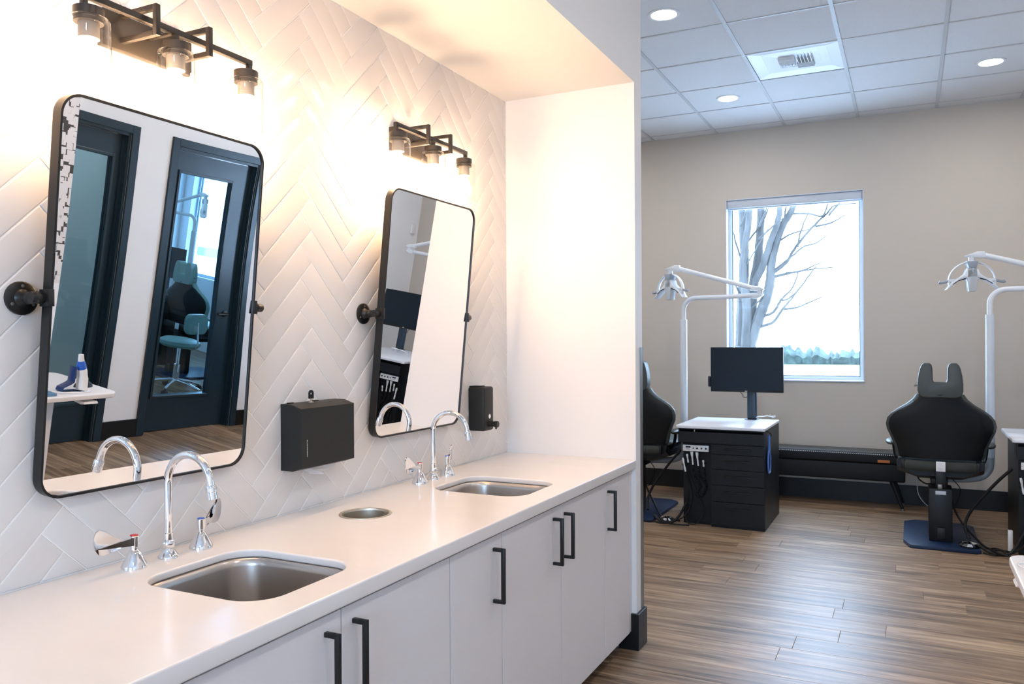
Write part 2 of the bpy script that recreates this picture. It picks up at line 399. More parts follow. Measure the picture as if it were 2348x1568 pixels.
def window(n, x0, x1, z0, z1, yin, yout, lab):
    fy0, fy1 = (yin+0.10, yin+0.15) if yout > yin else (yin-0.15, yin-0.10)
    w = 0.036; b = bmesh.new()
    bx(b, x0, x0+w, fy0, fy1, z0, z1); bx(b, x1-w, x1, fy0, fy1, z0, z1); bx(b, x0+w, x1-w, fy0, fy1, z0, z0+w); bx(b, x0+w, x1-w, fy0, fy1, z1-w, z1)
    o = struct('window_%d' % n, b, 'aluminium', lab)
    g = bmesh.new(); gy = (fy0+fy1)/2; s = 0.006
    for a in ((x0+w, x0+w+s, z0+w, z1-w), (x1-w-s, x1-w, z0+w, z1-w), (x0+w, x1-w, z0+w, z0+w+s), (x0+w, x1-w, z1-w-s, z1-w)): bx(g, a[0], a[1], gy-0.012, gy+0.012, a[2], a[3])
    obj('gasket', g, 'seal_black', o, smooth=False)
    obj('glass_pane', box(x0+w, x1-w, gy-0.003, gy+0.003, z0+w, z1-w), 'clear_glass', o, smooth=False)
    r = bmesh.new(); t = 0.006; a, c = (yin+0.001, fy0) if yout > yin else (fy1, yin-0.001)
    bx(r, x0, x0+t, a, c, z0, z1); bx(r, x1-t, x1, a, c, z0, z1); bx(r, x0+t, x1-t, a, c, z0, z0+t); bx(r, x0+t, x1-t, a, c, z1-t, z1)
    obj('reveal_lining', r, 'aluminium', o, smooth=False)
    return o
w1 = window(1, WX0, WX1, WZ0, WZ1, YF, YF+0.22, 'tall window in the beige far wall looking out on a bare tree')
b = bmesh.new(); bx(b, WX0-0.004, WX1+0.004, YF-0.008, YF+0.0, WZ0-0.008, WZ0+0.004, 0.002); obj('sill_edge', b, 'aluminium', w1)
window(2, 3.95, 5.25, 0.95, 2.55, YF, YF+0.22, 'window of the room behind the glass doors')
window(3, -0.7, 0.9, 0.9, 2.4, YK, YK-0.2, 'window behind the camera')
t = thing('roller_shade', 'grey roller shade cassette across the top of the tall window', 'window shade', (0, YF, 2.630))
obj('cassette', box(WX0+0.012, WX1-0.012, 0.018, 0.088, 0.0, 0.073, 0.004), 'light_grey_metal', t)
obj('bottom_bar', box(WX0+0.02, WX1-0.02, 0.040, 0.062, -0.012, 0.004, 0.003), 'aluminium', t)
for x in (WX0+0.006, WX1-0.017): obj('end_cap', box(x, x+0.011, 0.012, 0.094, -0.004, 0.073, 0.002), 'enamel_grey', t)

# wall with the two glass doors
DO = [(3.05, 3.89, 2.255), (4.300, 5.150, 2.255)]
b = bmesh.new(); y = YK
for y0, y1, z1 in DO:
    bx(b, XR, XR+0.11, y, y0, 0, ZC+0.05); bx(b, XR, XR+0.11, y0, y1, z1, ZC+0.05); y = y1
bx(b, XR, XR+0.11, y, YF, 0, ZC+0.05)
struct('wall_right', b, 'paint_pale', 'pale wall with two dark glass doors opposite the vanity')
b = bmesh.new(); segs = [(YK, DO[0][0]-0.06), (DO[0][1]+0.06, DO[1][0]-0.06), (DO[1][1]+0.06, YF-0.014)]
for y0, y1 in segs: bx(b, XR-0.014, XR, y0, y1, 0, 0.135, 0.002)
struct('baseboard_right', b, 'base_black')
b = bmesh.new(); bx(b, XL+0.014, XR-0.014, YF-0.016, YF, 0, 0.165, 0.002); struct('baseboard_far', b, 'base_black')
b = bmesh.new(); bx(b, XL, XL+0.014, YB+0.014, YF, 0, 0.165, 0.002); struct('baseboard_bay', b, 'base_black')
def door(n, y0, y1, zt, lever_y, lab):
    c = bmesh.new(); w = 0.06
    for s0, s1 in ((XR-0.018, XR), (XR+0.11, XR+0.128)):
        bx(c, s0, s1, y0-w, y0, 0, zt+w, 0.003); bx(c, s0, s1, y1, y1+w, 0, zt+w, 0.003); bx(c, s0, s1, y0, y1, zt, zt+w, 0.003)
    bx(c, XR, XR+0.11, y0, y0+0.02, 0, zt); bx(c, XR, XR+0.11, y1-0.02, y1, 0, zt); bx(c, XR, XR+0.11, y0+0.02, y1-0.02, zt-0.02, zt)
    for a, d in ((y0+0.02, y0+0.034), (y1-0.034, y1-0.02)): bx(c, XR+0.035, XR+0.05, a, d, 0, zt-0.02)
    d = struct('door_%d' % n, c, 'door_blue_reflect', lab, smooth=False)
    a, e, sx = y0+0.023, y1-0.023, XR+0.052
    gy0, gy1, gz0, gz1 = a+0.075, e-0.20, 0.285, 2.065
    if lever_y < (y0+y1)/2: gy0, gy1 = a+0.20, e-0.075
    s = bmesh.new(); bx(s, sx, sx+0.045, a, gy0, 0.008, zt-0.024); bx(s, sx, sx+0.045, gy1, e, 0.008, zt-0.024)
    bx(s, sx, sx+0.045, gy0, gy1, 0.008, gz0); bx(s, sx, sx+0.045, gy0, gy1, gz1, zt-0.024)
    obj('door_slab', s, 'door_blue_reflect', d, smooth=False)
    k = bmesh.new(); q = 0.022
    for p in ((gy0-q, gy0, gz0-q, gz1+q), (gy1, gy1+q, gz0-q, gz1+q), (gy0, gy1, gz0-q, gz0), (gy0, gy1, gz1, gz1+q)): bx(k, sx-0.010, sx, p[0], p[1], p[2], p[3], 0.003)
    obj('glazing_bead', k, 'door_blue_reflect', d, smooth=False)
    obj('glass_pane', box(sx+0.018, sx+0.026, gy0, gy1, gz0, gz1), 'door_glass', d, smooth=False)
    h = bmesh.new(); lathe(h, [(0.027, 0), (0.027, -0.010), (0.012, -0.012), (0.012, -0.045)], (sx, lever_y, 0.965), 20, 'x')
    sgn = -1 if lever_y > (y0+y1)/2 else 1
    sweep(h, [(sx-0.042, lever_y, 0.965), (sx-0.045, lever_y+sgn*0.03, 0.965), (sx-0.046, lever_y+sgn*0.115, 0.965)], 0.009, 10)
    obj('lever_handle', h, 'black_metal', d)
    return d
door(1, *DO[0], 3.13, 'dark glazed door beside the patterned partition')
door(2, *DO[1], 5.035, 'dark glazed door with a lever handle onto a treatment room')
# rooms behind the doors
struct('wall_operatory_end', box(5.4, 5.5, 0.4, YF, 0, ZC), 'paint_pale')
struct('wall_operatory_divider', box(XR+0.11, 5.4, 4.03, 4.11, 0, ZC), 'paint_pale')
struct('wall_operatory_near', box(XR+0.11, 5.4, 0.4, 0.5, 0, ZC), 'paint_pale')
struct('ceiling_operatory', box(XR+0.11, 5.5, 0.4, YF, 2.95, 3.0), 'panel')
# patterned partition in front of door 1
b = bmesh.new(); bx(b, 1.20, XR, 1.30, 3.14, 0, ZC); struct('wall_partition', b, 'paint_pale', 'partition beside the desk, plain white below its patterned upper half')
struct('trim_2', box(1.197, 1.2, 1.30, 3.138, 1.20, 2.75), 'wallpaper', 'wallpaper of dark angular marks on white')

# ------------------------------------------------------------------ floor planks
floor = struct('floor', box(XL-0.1, 5.5, YK-0.2, YF+0.2, -0.06, -0.004), 'base_black', 'brown wood-look plank floor')
def plank_bm(bm, w, d, cx=0, cy=0):
    e = 0.0012
    rings = [[(cx+sx*w/2, cy+sy*d/2, -0.004) for sx, sy in ((-1, -1), (1, -1), (1, 1), (-1, 1))],
             [(cx+sx*w/2, cy+sy*d/2, -e) for sx, sy in ((-1, -1), (1, -1), (1, 1), (-1, 1))],
             [(cx+sx*(w/2-e), cy+sy*(d/2-e), 0) for sx, sy in ((-1, -1), (1, -1), (1, 1), (-1, 1))]]
    loft(bm, rings, False, True)
PW, PL = 0.17, 1.22
pm = {}
rest = bmesh.new(); row = 0
y = 3.507-0.17*40
while y < YF-0.001:
    y1 = min(y+PW, YF); yy0 = max(y, YK); off = rnd.uniform(0, PL); x = XL-off
    while x < 5.4:
        x0, x1 = max(x, XL), min(x+PL, 5.4); x += PL
        if x1-x0 < 0.01 or y1-yy0 < 0.01: continue
        if y1 < YB and x1 < XW: continue
        w, d = x1-x0-0.0006, y1-yy0-0.0006
        if yy0 > 0.9 and x0 < XR and not (x1 < -1.2 and y1 < YB):
            key = (round(w, 4), round(d, 4))
            if key not in pm:
                b = bmesh.new(); plank_bm(b, w, d); pm[key] = mesh('plank', b, 'plank', False)
            obj('plank', pm[key], None, floor, loc=((x0+x1)/2, (yy0+y1)/2, 0))
        else: plank_bm(rest, w, d, (x0+x1)/2, (yy0+y1)/2)
    y += PW
o = obj('plank_field', rest, 'plank', floor, smooth=False); o['kind'] = 'stuff'

# ------------------------------------------------------------------ suspended ceiling
ceil = struct('ceiling', box(XL-0.1, XR+0.11, YK-0.2, YF+0.2, ZC+0.05, ZC+0.10), 'panel', 'suspended ceiling of square white panels')
GX = [-2.2228+0.6064*k for k in range(-3, 8)]; GY = [4.99+0.6155*k for k in range(-14, 5)]
VENT = (3, 15)
def lines(g, a, b): return [a]+[v for v in g if a+0.03 < v < b-0.03]+[b]
pan = {}
def panels(xa, xb, ya, yb):
    xs, ys = lines(GX, xa, xb), lines(GY, ya, yb); h = 0.0105
    for i in range(len(xs)-1):
        for j in range(len(ys)-1):
            x0, x1, y0, y1 = xs[i], xs[i+1], ys[j], ys[j+1]
            cx, cy = (x0+x1)/2, (y0+y1)/2
            if abs(cx+0.705) < 0.1 and abs(cy-5.915) < 0.1: continue
            w, d = x1-x0-0.001, y1-y0-0.001; key = (round(w, 3), round(d, 3))
            if key not in pan: pan[key] = mesh('ceiling_panel', box(-w/2, w/2, -d/2, d/2, 0, 0.016), 'panel', False)
            obj('ceiling_panel', pan[key], None, ceil, loc=(cx, cy, ZC+0.0045))
    for x in xs: obj('main_tee', box(max(x-0.012, xa), min(x+0.012, xb), ya, yb, ZC-0.001, ZC+0.0045), 'tee', ceil, smooth=False)
    for y in ys: obj('cross_tee', box(xa, xb, max(y-0.007, ya), min(y+0.007, yb), ZC, ZC+0.0045), 'tee', ceil, smooth=False)
panels(XL, XR, YB, YF); panels(XF, XR, YK, YB)
# air vent panel
t = thing('ceiling_vent', 'white metal ceiling panel with a small four-way air vent', 'air vent', (-0.705, 5.915, ZC+0.0045))
b = bmesh.new(); sq = lambda h, z: [(-h, -h, z), (h, -h, z), (h, h, z), (-h, h, z)]
loft(b, [sq(0.290, 0.012), sq(0.290, -0.001), sq(0.282, -0.001), sq(0.20, 0.014), sq(0.125, 0.010), sq(0.118, 0.010), sq(0.112, 0.03)], True, False)
obj('panel', b, 'vent_white', t, smooth=False)
obj('throat', box(-0.112, 0.112, -0.112, 0.112, 0.026, 0.03), 'vent_dark', t, smooth=False)
for qx, qy, ax in ((-1, -1, 0), (1, -1, 1), (1, 1, 0), (-1, 1, 1)):
    for k in range(5):
        u = 0.012+k*0.022; bb = bmesh.new()
        if ax == 0: prism(bb, [(qy*(u), -0.012), (qy*(u+0.004), -0.012), (qy*(u+0.018), 0.024), (qy*(u+0.014), 0.024)], min(0.002*qx, 0.11*qx), max(0.002*qx, 0.11*qx), 'x')
        else: prism(bb, [(qx*(u), -0.012), (qx*(u+0.004), -0.012), (qx*(u+0.018), 0.024), (qx*(u+0.014), 0.024)], min(0.002*qy, 0.11*qy), max(0.002*qy, 0.11*qy), 'y')
        obj('louver', bb, 'vent_white', t, smooth=False)
# recessed lights
def downlight(x, y, lab, z=ZC+0.0045):
    t = thing('recessed_light', lab, 'ceiling light', (x, y, z), group='recessed ceiling lights')
    b = bmesh.new(); lathe(b, [(0.078, 0.0), (0.094, 0.0), (0.094, -0.004), (0.080, -0.006), (0.074, -0.004), (0.074, 0.0)], segs=32, cap=False); obj('trim_ring', b, 'vent_white', t)
    b = bmesh.new(); lathe(b, [(0.076, -0.0015), (0.074, -0.0035), (0.04, -0.0045)], segs=32); obj('lens', b, 'downlight_glow', t)
downlight(-1.305, 4.69, 'round recessed light nearest the white soffit')
downlight(-1.302, 6.55, 'round recessed light above the monitor cart by the window')
downlight(0.511, 6.54, 'round recessed light above the right-hand treatment chair')
for x, y, l in ((0.511, 4.69, 'in front of the lever-handled glass door'), (0.511, 2.83, 'above the white desk'), (0.511, 0.97, 'above the aisle beside the near end of the counter'), (0.511, -1.2, 'closest to the window behind the camera'), (-3.1, 4.69, 'hidden behind the wing wall'), (-3.1, 6.55, 'above the hidden left corner of the bay')):
    downlight(x, y, 'recessed light '+l+', out of frame')
downlight(3.6, 5.6, 'round recessed light in the room behind the glass doors', 2.95)
downlight(3.4, 2.6, 'round recessed light in the room behind the door by the partition', 2.95)
downlight(2.5, 3.2, 'added recessed light brightening the room just inside the door by the partition', 2.95)  # second light added to brighten the room behind the first door
downlight(2.6, 6.6, 'recessed light near the far wall behind the glass doors', 2.95)

# ------------------------------------------------------------------ vanity: cabinets
XD = -1.142      # door faces
HZ0, HZ1 = 0.612, 0.780
def pull(parent, y, ox):
    b = bmesh.new(); s = 0.0055
    bx(b, 0.028, 0.040, -s, s, -0.084, 0.084, 0.0012)
    for z in (-0.084+2*s, 0.084): bx(b, 0.0, 0.030, -s, s, z-2*s, z, 0.0012)
    obj('handle', b, 'black_metal', parent, loc=(XD-ox, y, (HZ0+HZ1)/2))
def cabinet(y0, y1, doors, lab):
    """doors: list of (ya, yb, handle_y)"""
    t = thing('base_cabinet', lab, 'cabinet', (XW, y0, 0), group='white base cabinets under the counter')
    b = bmesh.new(); d = XD-0.021-XW; w = y1-y0; tk = 0.016
    bx(b, 0.002, d, 0.0005, tk, 0.085, 0.822); bx(b, 0.002, d, w-tk, w-0.0005, 0.085, 0.822); bx(b, 0.002, d, tk, w-tk, 0.085, 0.10); bx(b, 0.002, 0.012, tk, w-tk, 0.10, 0.822)
    bx(b, d-0.05, d, tk, w-tk, 0.806, 0.822)
    obj('carcass', b, 'carcass', t, smooth=False)
    bx0 = bmesh.new(); bx(bx0, 0.30, 0.545, 0.0005, w-0.0005, 0.0, 0.0849); obj('toe_kick', bx0, 'base_black', t, smooth=False)
    for ya, yb, hy in doors:
        o = obj('door', box(0, 0.019, 0.0016, yb-ya-0.0016, 0.086, 0.813, 0.0012), 'cabinet', t, loc=(d+0.002, ya-y0, 0), smooth=False)
        b = bmesh.new(); s = 0.0055
        bx(b, 0.028, 0.040, -s, s, -0.084, 0.084, 0.0012)
        for z in (-0.084+2*s, 0.084): bx(b, 0.0, 0.030, -s, s, z-2*s, z, 0.0012)
        obj('handle', b, 'black_metal', o, loc=(0.019, hy-ya, (HZ0+HZ1)/2), label='slim black bar handle')
    return t
cabinet(0.030, 0.971, [(0.030, 0.50, 0.44), (0.50, 0.971, 0.56)], 'white cabinet at the near end of the counter, left of the nearest sink')
cabinet(0.972, 1.913, [(0.972, 1.440, 1.385), (1.440, 1.913, 1.483)], 'wide white two-door cabinet beneath the nearest sink')
cabinet(1.914, 2.228, [(1.914, 2.228, 2.171)], 'narrow white cabinet below the round waste opening')
cabinet(2.229, 3.169, [(2.229, 2.703, 2.629), (2.703, 3.169, 2.731)], 'wide white two-door cabinet beneath the sink beside the wing wall')
cabinet(3.170, 3.492, [(3.170, 3.488, 3.203)], 'narrow white cabinet against the wing wall')
struct('trim_3', box(XD-0.02, XD-0.002, 3.4935, YN-0.0005, 0.086, 0.813), 'cabinet', 'white filler strip between cabinet and wing wall')

# countertop with sink and waste openings: filled 2D curve, thickness and eased edges
SK = [(-1.4065, 1.433), (-1.4095, 2.692)]      # sink centres
TR = (-1.550, 2.077)                             # waste opening
def counter():
    cu = bpy.data.curves.new('countertop', 'CURVE'); cu.dimensions = '2D'; cu.fill_mode = 'BOTH'
    T = 0.020; bv = 0.005; cu.extrude = T/2-bv; cu.bevel_depth = bv; cu.bevel_resolution = 3
    def spl(pts):
        s = cu.splines.new('POLY'); s.points.add(len(pts)-1)
        for p, q in zip(s.points, pts): p.co = (q[0], q[1], 0, 1)
        s.use_cyclic_u = True
    i = bv
    spl([(XW+i+0.0005, -0.30+i), (XF-i, -0.30+i), (XF-i, YN-0.0005-i), (XW+i+0.0005, YN-0.0005-i)])
    for c in SK: spl(list(reversed(rrect(0.378+2*i, 0.342+2*i, 0.085, 10, *c))))
    spl(list(reversed([(TR[0]+(0.0765+i)*math.cos(2*PI*k/48), TR[1]+(0.0765+i)*math.sin(2*PI*k/48)) for k in range(48)])))
    o = bpy.data.objects.new('tmp', cu); COL.objects.link(o)
    dg = bpy.context.evaluated_depsgraph_get(); me = bpy.data.meshes.new_from_object(o.evaluated_get(dg)); me.name = 'countertop'
    bpy.data.objects.remove(o); bpy.data.curves.remove(cu)
    for v in me.vertices:
        if v.co.x > XF-0.02 and v.co.z < 0: v.co.z -= 0.020      # built-up front edge
        v.co.z += HC-T/2
    me.materials.clear(); me.materials.append(MATS['quartz']); me.shade_smooth(); me.set_sharp_from_angle(angle=math.radians(40))
    o = bpy.data.objects.new('countertop', me); COL.objects.link(o)
    return tag(o, 'long white stone countertop holding two sinks', 'countertop')
counter()
def sink(c, lab):
    t = thing('undermount_sink', lab, 'sink', (c[0], c[1], 0.56), group='stainless undermount sinks')
    zt = HC-0.0205-0.56; b = bmesh.new()
    def ring(w, h, r, z): return [(p[0], p[1], z) for p in rrect(w, h, r, 10)]
    outer = [ring(0.402, 0.366, 0.095, zt), ring(0.384, 0.348, 0.088, zt), ring(0.372, 0.336, 0.085, zt-0.004), ring(0.366, 0.330, 0.083, zt-0.02), ring(0.352, 0.316, 0.08, zt-0.19), ring(0.335, 0.30, 0.075, zt-0.222), ring(0.30, 0.265, 0.065, zt-0.234), ring(0.09, 0.09, 0.045, zt-0.240)]
    loft(b, outer, False, False); obj('bowl', b, 'steel', t, ang=60)
    b = bmesh.new(); lathe(b, [(0.058, zt-0.238), (0.056, zt-0.236), (0.046, zt-0.240), (0.040, zt-0.251), (0.012, zt-0.253), (0.010, zt-0.244), (0.001, zt-0.243)], segs=32, cap=False); obj('drain', b, 'chrome', t)
    return t
sink(SK[0], 'stainless steel sink nearest the camera, set under the counter')
sink(SK[1], 'stainless steel sink set under the counter near the wing wall')
t = thing('waste_opening', 'round brushed-metal waste chute ring set in the counter between the sinks', 'waste chute', (TR[0], TR[1], HC))
b = bmesh.new(); lathe(b, [(0.0835, 0.0003), (0.083, 0.002), (0.079, 0.0028), (0.0745, 0.0015), (0.0735, -0.004)], segs=48, cap=False); obj('rim', b, 'steel_bright', t)
b = bmesh.new(); lathe(b, [(0.0735, -0.004), (0.0725, -0.15)], segs=48, cap=False); obj('sleeve', b, 'steel_bright', t)

# faucets: gooseneck spout with two wrist-blade handles
def faucet(y, lab, spin=0.0):
    t = thing('gooseneck_faucet', lab, 'faucet', (-1.692, y, HC), group='chrome gooseneck faucets')
    b = bmesh.new(); lathe(b, [(0.0255, 0), (0.0255, 0.005), (0.0235, 0.008), (0.011, 0.026), (0.011, 0.030)], segs=28); obj('spout_base', b, 'chrome', t)
    b = bmesh.new(); sphere(b, (0, 0, 0.036), 0.0165, 20, 12); lathe(b, [(0.0125, 0.046), (0.0125, 0.062), (0.0105, 0.064)], segs=24); obj('swivel_collar', b, 'chrome', t)
    b = bmesh.new(); R = 0.074; zc = 0.267-R-0.002; P = [(0, 0, 0.055+(zc-0.055)*k/6) for k in range(7)]
    for k in range(1, 29):
        a = PI-(PI*0.955)*k/28; P.append((R+R*math.cos(a), 0, zc+R*math.sin(a)))
    d = (Vector(P[-1])-Vector(P[-2])).normalized(); e = Vector(P[-1])+d*0.012; P.append(tuple(e))
    sweep(b, P, 0.0098, 18, up=(0, 1, 0)); sp = obj('spout', b, 'chrome', t, rot=(0, 0, spin))
    b = bmesh.new(); q = d.to_track_quat('Z', 'Y').to_matrix().to_4x4(); bb = bmesh.new(); lathe(bb, [(0.0112, -0.004), (0.0125, 0.0), (0.0132, 0.004), (0.0132, 0.012), (0.0124, 0.013), (0.0132, 0.014), (0.0128, 0.030), (0.0105, 0.031)], segs=24)
    bmesh.ops.transform(bb, matrix=Matrix.Translation(e) @ q, verts=bb.verts); obj('aerator', bb, 'chrome', sp)
    b.free()
    for s, m, ang in ((-1, 'red_plastic', math.radians(-90)), (1, 'blue_plastic', math.radians(106))):
        b = bmesh.new(); lathe(b, [(0.0305, 0), (0.0305, 0.006), (0.0290, 0.010), (0.0150, 0.037), (0.0120, 0.042), (0.0085, 0.045), (0.0085, 0.050), (0.0112, 0.052), (0.0112, 0.057)], segs=28)
        hb = obj('handle_base', b, 'chrome', t, loc=(0.003, s*0.1025, 0))
        # blade outline (distance out, height)
        out = [(0.0, 0.010), (0.018, 0.010), (0.034, 0.006), (0.060, 0.005), (0.071, 0.010), (0.079, 0.026), (0.082, 0.038), (0.089, 0.046), (0.099, 0.048), (0.110, 0.044), (0.117, 0.033), (0.118, 0.018), (0.114, 0.004), (0.105, -0.008), (0.092, -0.014), (0.074, -0.014), (0.046, -0.010), (0.030, -0.006), (0.012, -0.010), (0.0, -0.010)]
        b = bmesh.new()
        n = len(out); A = []; B = []
        for q in out:
            bow = 0.012*(q[0]/0.118)**2
            th_ = 0.0095*(1-q[0]/0.10) if q[0] < 0.045 else 0.0022
            th_ = max(th_, 0.0022)
            A.append(b.verts.new((q[0], bow-th_, q[1]))); B.append(b.verts.new((q[0], bow+th_, q[1])))
        fa = b.faces.new(A); fb = b.faces.new(list(reversed(B)))
        for i in range(n): b.faces.new((A[i], B[i], B[(i+1) % n], A[(i+1) % n]))
        bmesh.ops.triangulate(b, faces=[fa, fb])
        lv = obj('blade_handle', b, 'chrome', hb, loc=(0, 0, 0.066), rot=(0, 0, ang))
        b = bmesh.new(); lathe(b, [(0.0112, 0.057), (0.0115, 0.077), (0.0100, 0.0785)], segs=24); obj('hub', b, 'chrome', hb)
        b = bmesh.new(); lathe(b, [(0.0098, 0.0786), (0.0092, 0.0805), (0.004, 0.081)], segs=20); obj('index_cap', b, m, hb, label='red hot-water cap' if s < 0 else 'blue cold-water cap')
    return t
faucet(1.443, 'chrome gooseneck faucet with blade handles at the nearest sink')
faucet(2.710, 'chrome gooseneck faucet with blade handles at the sink beside the wing wall', math.radians(4))

# ------------------------------------------------------------------ pivot mirrors
TILT = math.radians(5.55)
def pivot_mirror(y, lab):
    t = thing('pivot_mirror', lab, 'mirror', (XW, y, 1.510), group='black-framed pivot mirrors')
    w, h, dx = 0.616, 0.915, 0.075
    b = bmesh.new()
    def rg(inset_, x): return [(x, p[0], p[1]) for p in rrect(w-2*inset_, h-2*inset_, 0.052-inset_, 9)]
    loft(b, [rg(0.006, -0.028), rg(0, -0.028), rg(0, 0.0), rg(0.0055, 0.0), rg(0.006, -0.004)], False, False)
    fr = obj('frame', b, 'black_metal', t, loc=(dx, 0, 0), rot=(0, TILT, 0), ang=30)
    b = bmesh.new(); loft(b, [rg(0.002, -0.027), rg(0.002, -0.024)], True, True); obj('backing', b, 'plastic_black', fr, smooth=False)
    # slightly uneven glass
    b = bmesh.new(); P = rrect(w-0.0122, h-0.0122, 0.0465, 9); NY, NZ = 28, 40
    def wav(py, pz):
        return 0.00045*math.sin(5.2*pz+0.6)*math.cos(4.0*py+0.4)*(1+1.2*(py+0.3)) if WAVE else 0.0
    grid = {}
    def inside(py, pz):
        hw, hh, r = (w-0.0122)/2, (h-0.0122)/2, 0.0465
        ax, az = abs(py)-(hw-r), abs(pz)-(hh-r)
        return ax <= 0 or az <= 0 or math.hypot(ax, az) <= r
    for i in range(NY+1):
        for j in range(NZ+1):
            py, pz = -(w-0.0122)/2+(w-0.0122)*i/NY, -(h-0.0122)/2+(h-0.0122)*j/NZ
            hw, hh, r = (w-0.0122)/2, (h-0.0122)/2, 0.0465
            ax, az = abs(py)-(hw-r), abs(pz)-(hh-r)
            if ax > 0 and az > 0:
                L = math.hypot(ax, az)
                if L > r:
                    py = math.copysign(hw-r+ax*r/L, py); pz = math.copysign(hh-r+az*r/L, pz)
            grid[i, j] = b.verts.new((-0.004+wav(py, pz), py, pz))
    for i in range(NY):
        for j in range(NZ):
            b.faces.new((grid[i, j], grid[i+1, j], grid[i+1, j+1], grid[i, j+1]))
    bmesh.ops.remove_doubles(b, verts=b.verts, dist=1e-6)
    bmesh.ops.dissolve_degenerate(b, edges=b.edges, dist=1e-6)
    obj('glass', b, 'mirror', fr, ang=180)
    for s in (-1, 1):
        yy = s*(w/2+0.020)
        bk = bmesh.new(); lathe(bk, [(0.0375, 0.0005), (0.0375, 0.006), (0.034, 0.0085), (0.020, 0.010), (0.0145, 0.016), (0.0125, 0.026), (0.0140, 0.028), (0.0140, 0.032), (0.0125, 0.034), (0.0125, 0.046)], (0, yy, 0), 28, 'x')
        o = obj('wall_flange', bk, 'black_metal', t)
        for k in range(3):
            bk = bmesh.new(); a = PI/2+k*2*PI/3; c = (0.0085, yy+0.027*math.cos(a), 0.027*math.sin(a)); lathe(bk, [(0.004, 0), (0.0035, 0.0015), (0.001, 0.002)], c, 10, 'x')
            obj('screw', bk, 'guard', o)
        bk = bmesh.new(); lathe(bk, [(0.0125, -0.016), (0.0125, 0.020), (0.0115, 0.022)], (0.060, yy, 0), 24, 'y'); sphere(bk, (0.060, yy, 0), 0.0138, 18, 10)
        obj('pivot_post', bk, 'black_metal', t)
        bk = bmesh.new(); bx(bk, 0.046, 0.078, s*(w/2+0.0005) if s > 0 else -(w/2+0.007), s*(w/2+0.007) if s > 0 else -(w/2+0.0005), -0.019, 0.019, 0.001)
        bx(bk, 0.076, 0.080, s*(w/2+0.007) if s < 0 else w/2-0.006, -(w/2-0.006) if s < 0 else w/2+0.007, -0.019, 0.019, 0.0008)
        obj('clamp', bk, 'black_metal', t)
    return t
WAVE = True
pivot_mirror(1.448, 'large rounded black-framed pivot mirror nearest the camera, reflecting two doors')
pivot_mirror(2.697, 'rounded black-framed pivot mirror nearer the wing wall, above the second faucet')

# ------------------------------------------------------------------ vanity lights
def vanity_light(y, lab):
    t = thing('vanity_light', lab, 'wall light', (XW, y, 2.180), group='three-bulb vanity lights')
    xb = 0.115
    obj('backplate', box(0.0006, 0.022, -0.135, 0.135, -0.045, 0.045, 0.002), 'warm_lit_metal', t)
    b = bmesh.new(); s = 0.0075; bx(b, xb-s, xb+s, -0.2585, 0.2585, 0.005, 0.020, 0.001)
    bar = obj('crossbar', b, 'warm_lit_metal', t)
    for q in (-1, 1):
        b = bmesh.new(); yy = q*0.0815; s = 0.0065
        bx(b, 0.138, 0.151, yy-s, yy+s, -0.028, 0.048, 0.001); bx(b, 0.022, 0.138, yy-s, yy+s, 0.035, 0.048, 0.001); bx(b, 0.022, 0.138, yy-s, yy+s, -0.028, -0.015, 0.001)
        obj('square_loop', b, 'warm_lit_metal', t)
    b = bmesh.new(); lathe(b, [(0.006, 0.022), (0.006, xb-0.0075)], (0, 0, 0.0125), 14, 'x'); obj('stem', b, 'warm_lit_metal', t)
    for k in (-1, 0, 1):
        yy = k*0.240; L = (0, 0, 0)
        b = bmesh.new(); bx(b, xb-0.0065, xb+0.0065, yy-0.0065+k*0.012, yy+0.0065+k*0.012, -0.016, 0.006, 0.001); lathe(b, [(0.033, -0.034), (0.033, -0.016), (0.030, -0.0145)], (xb, yy, 0), 28)
        lathe(b, [(0.0315, -0.048), (0.0315, -0.040)], (xb, yy, 0), 28)
        cp = obj('socket_cup', b, 'warm_lit_metal', t)
        b = bmesh.new(); lathe(b, [(0.0225, -0.084), (0.0225, -0.050), (0.020, -0.034)], (xb, yy, 0), 24); obj('lamp_holder', b, 'socket_grey', cp)
        b = bmesh.new(); lathe(b, [(0.034, -0.0365), (0.042, -0.0385), (0.046, -0.046), (0.0465, -0.060), (0.0465, -0.190)], (xb, yy, 0), 36, cap=False); obj('glass_shade', b, 'shade_glass', t)
        b = bmesh.new(); lathe(b, [(0.012, -0.080), (0.013, -0.092), (0.022, -0.108), (0.0285, -0.124), (0.0295, -0.138), (0.026, -0.152), (0.017, -0.163), (0.006, -0.168)], (xb, yy, 0), 24); obj('bulb', b, 'bulb_glow', t, label='glowing warm-white bulb')
    return t
vanity_light(1.447, 'dark three-bulb vanity light above the mirror nearest the camera')
vanity_light(2.671, 'dark three-bulb vanity light above the mirror nearer the wing wall')

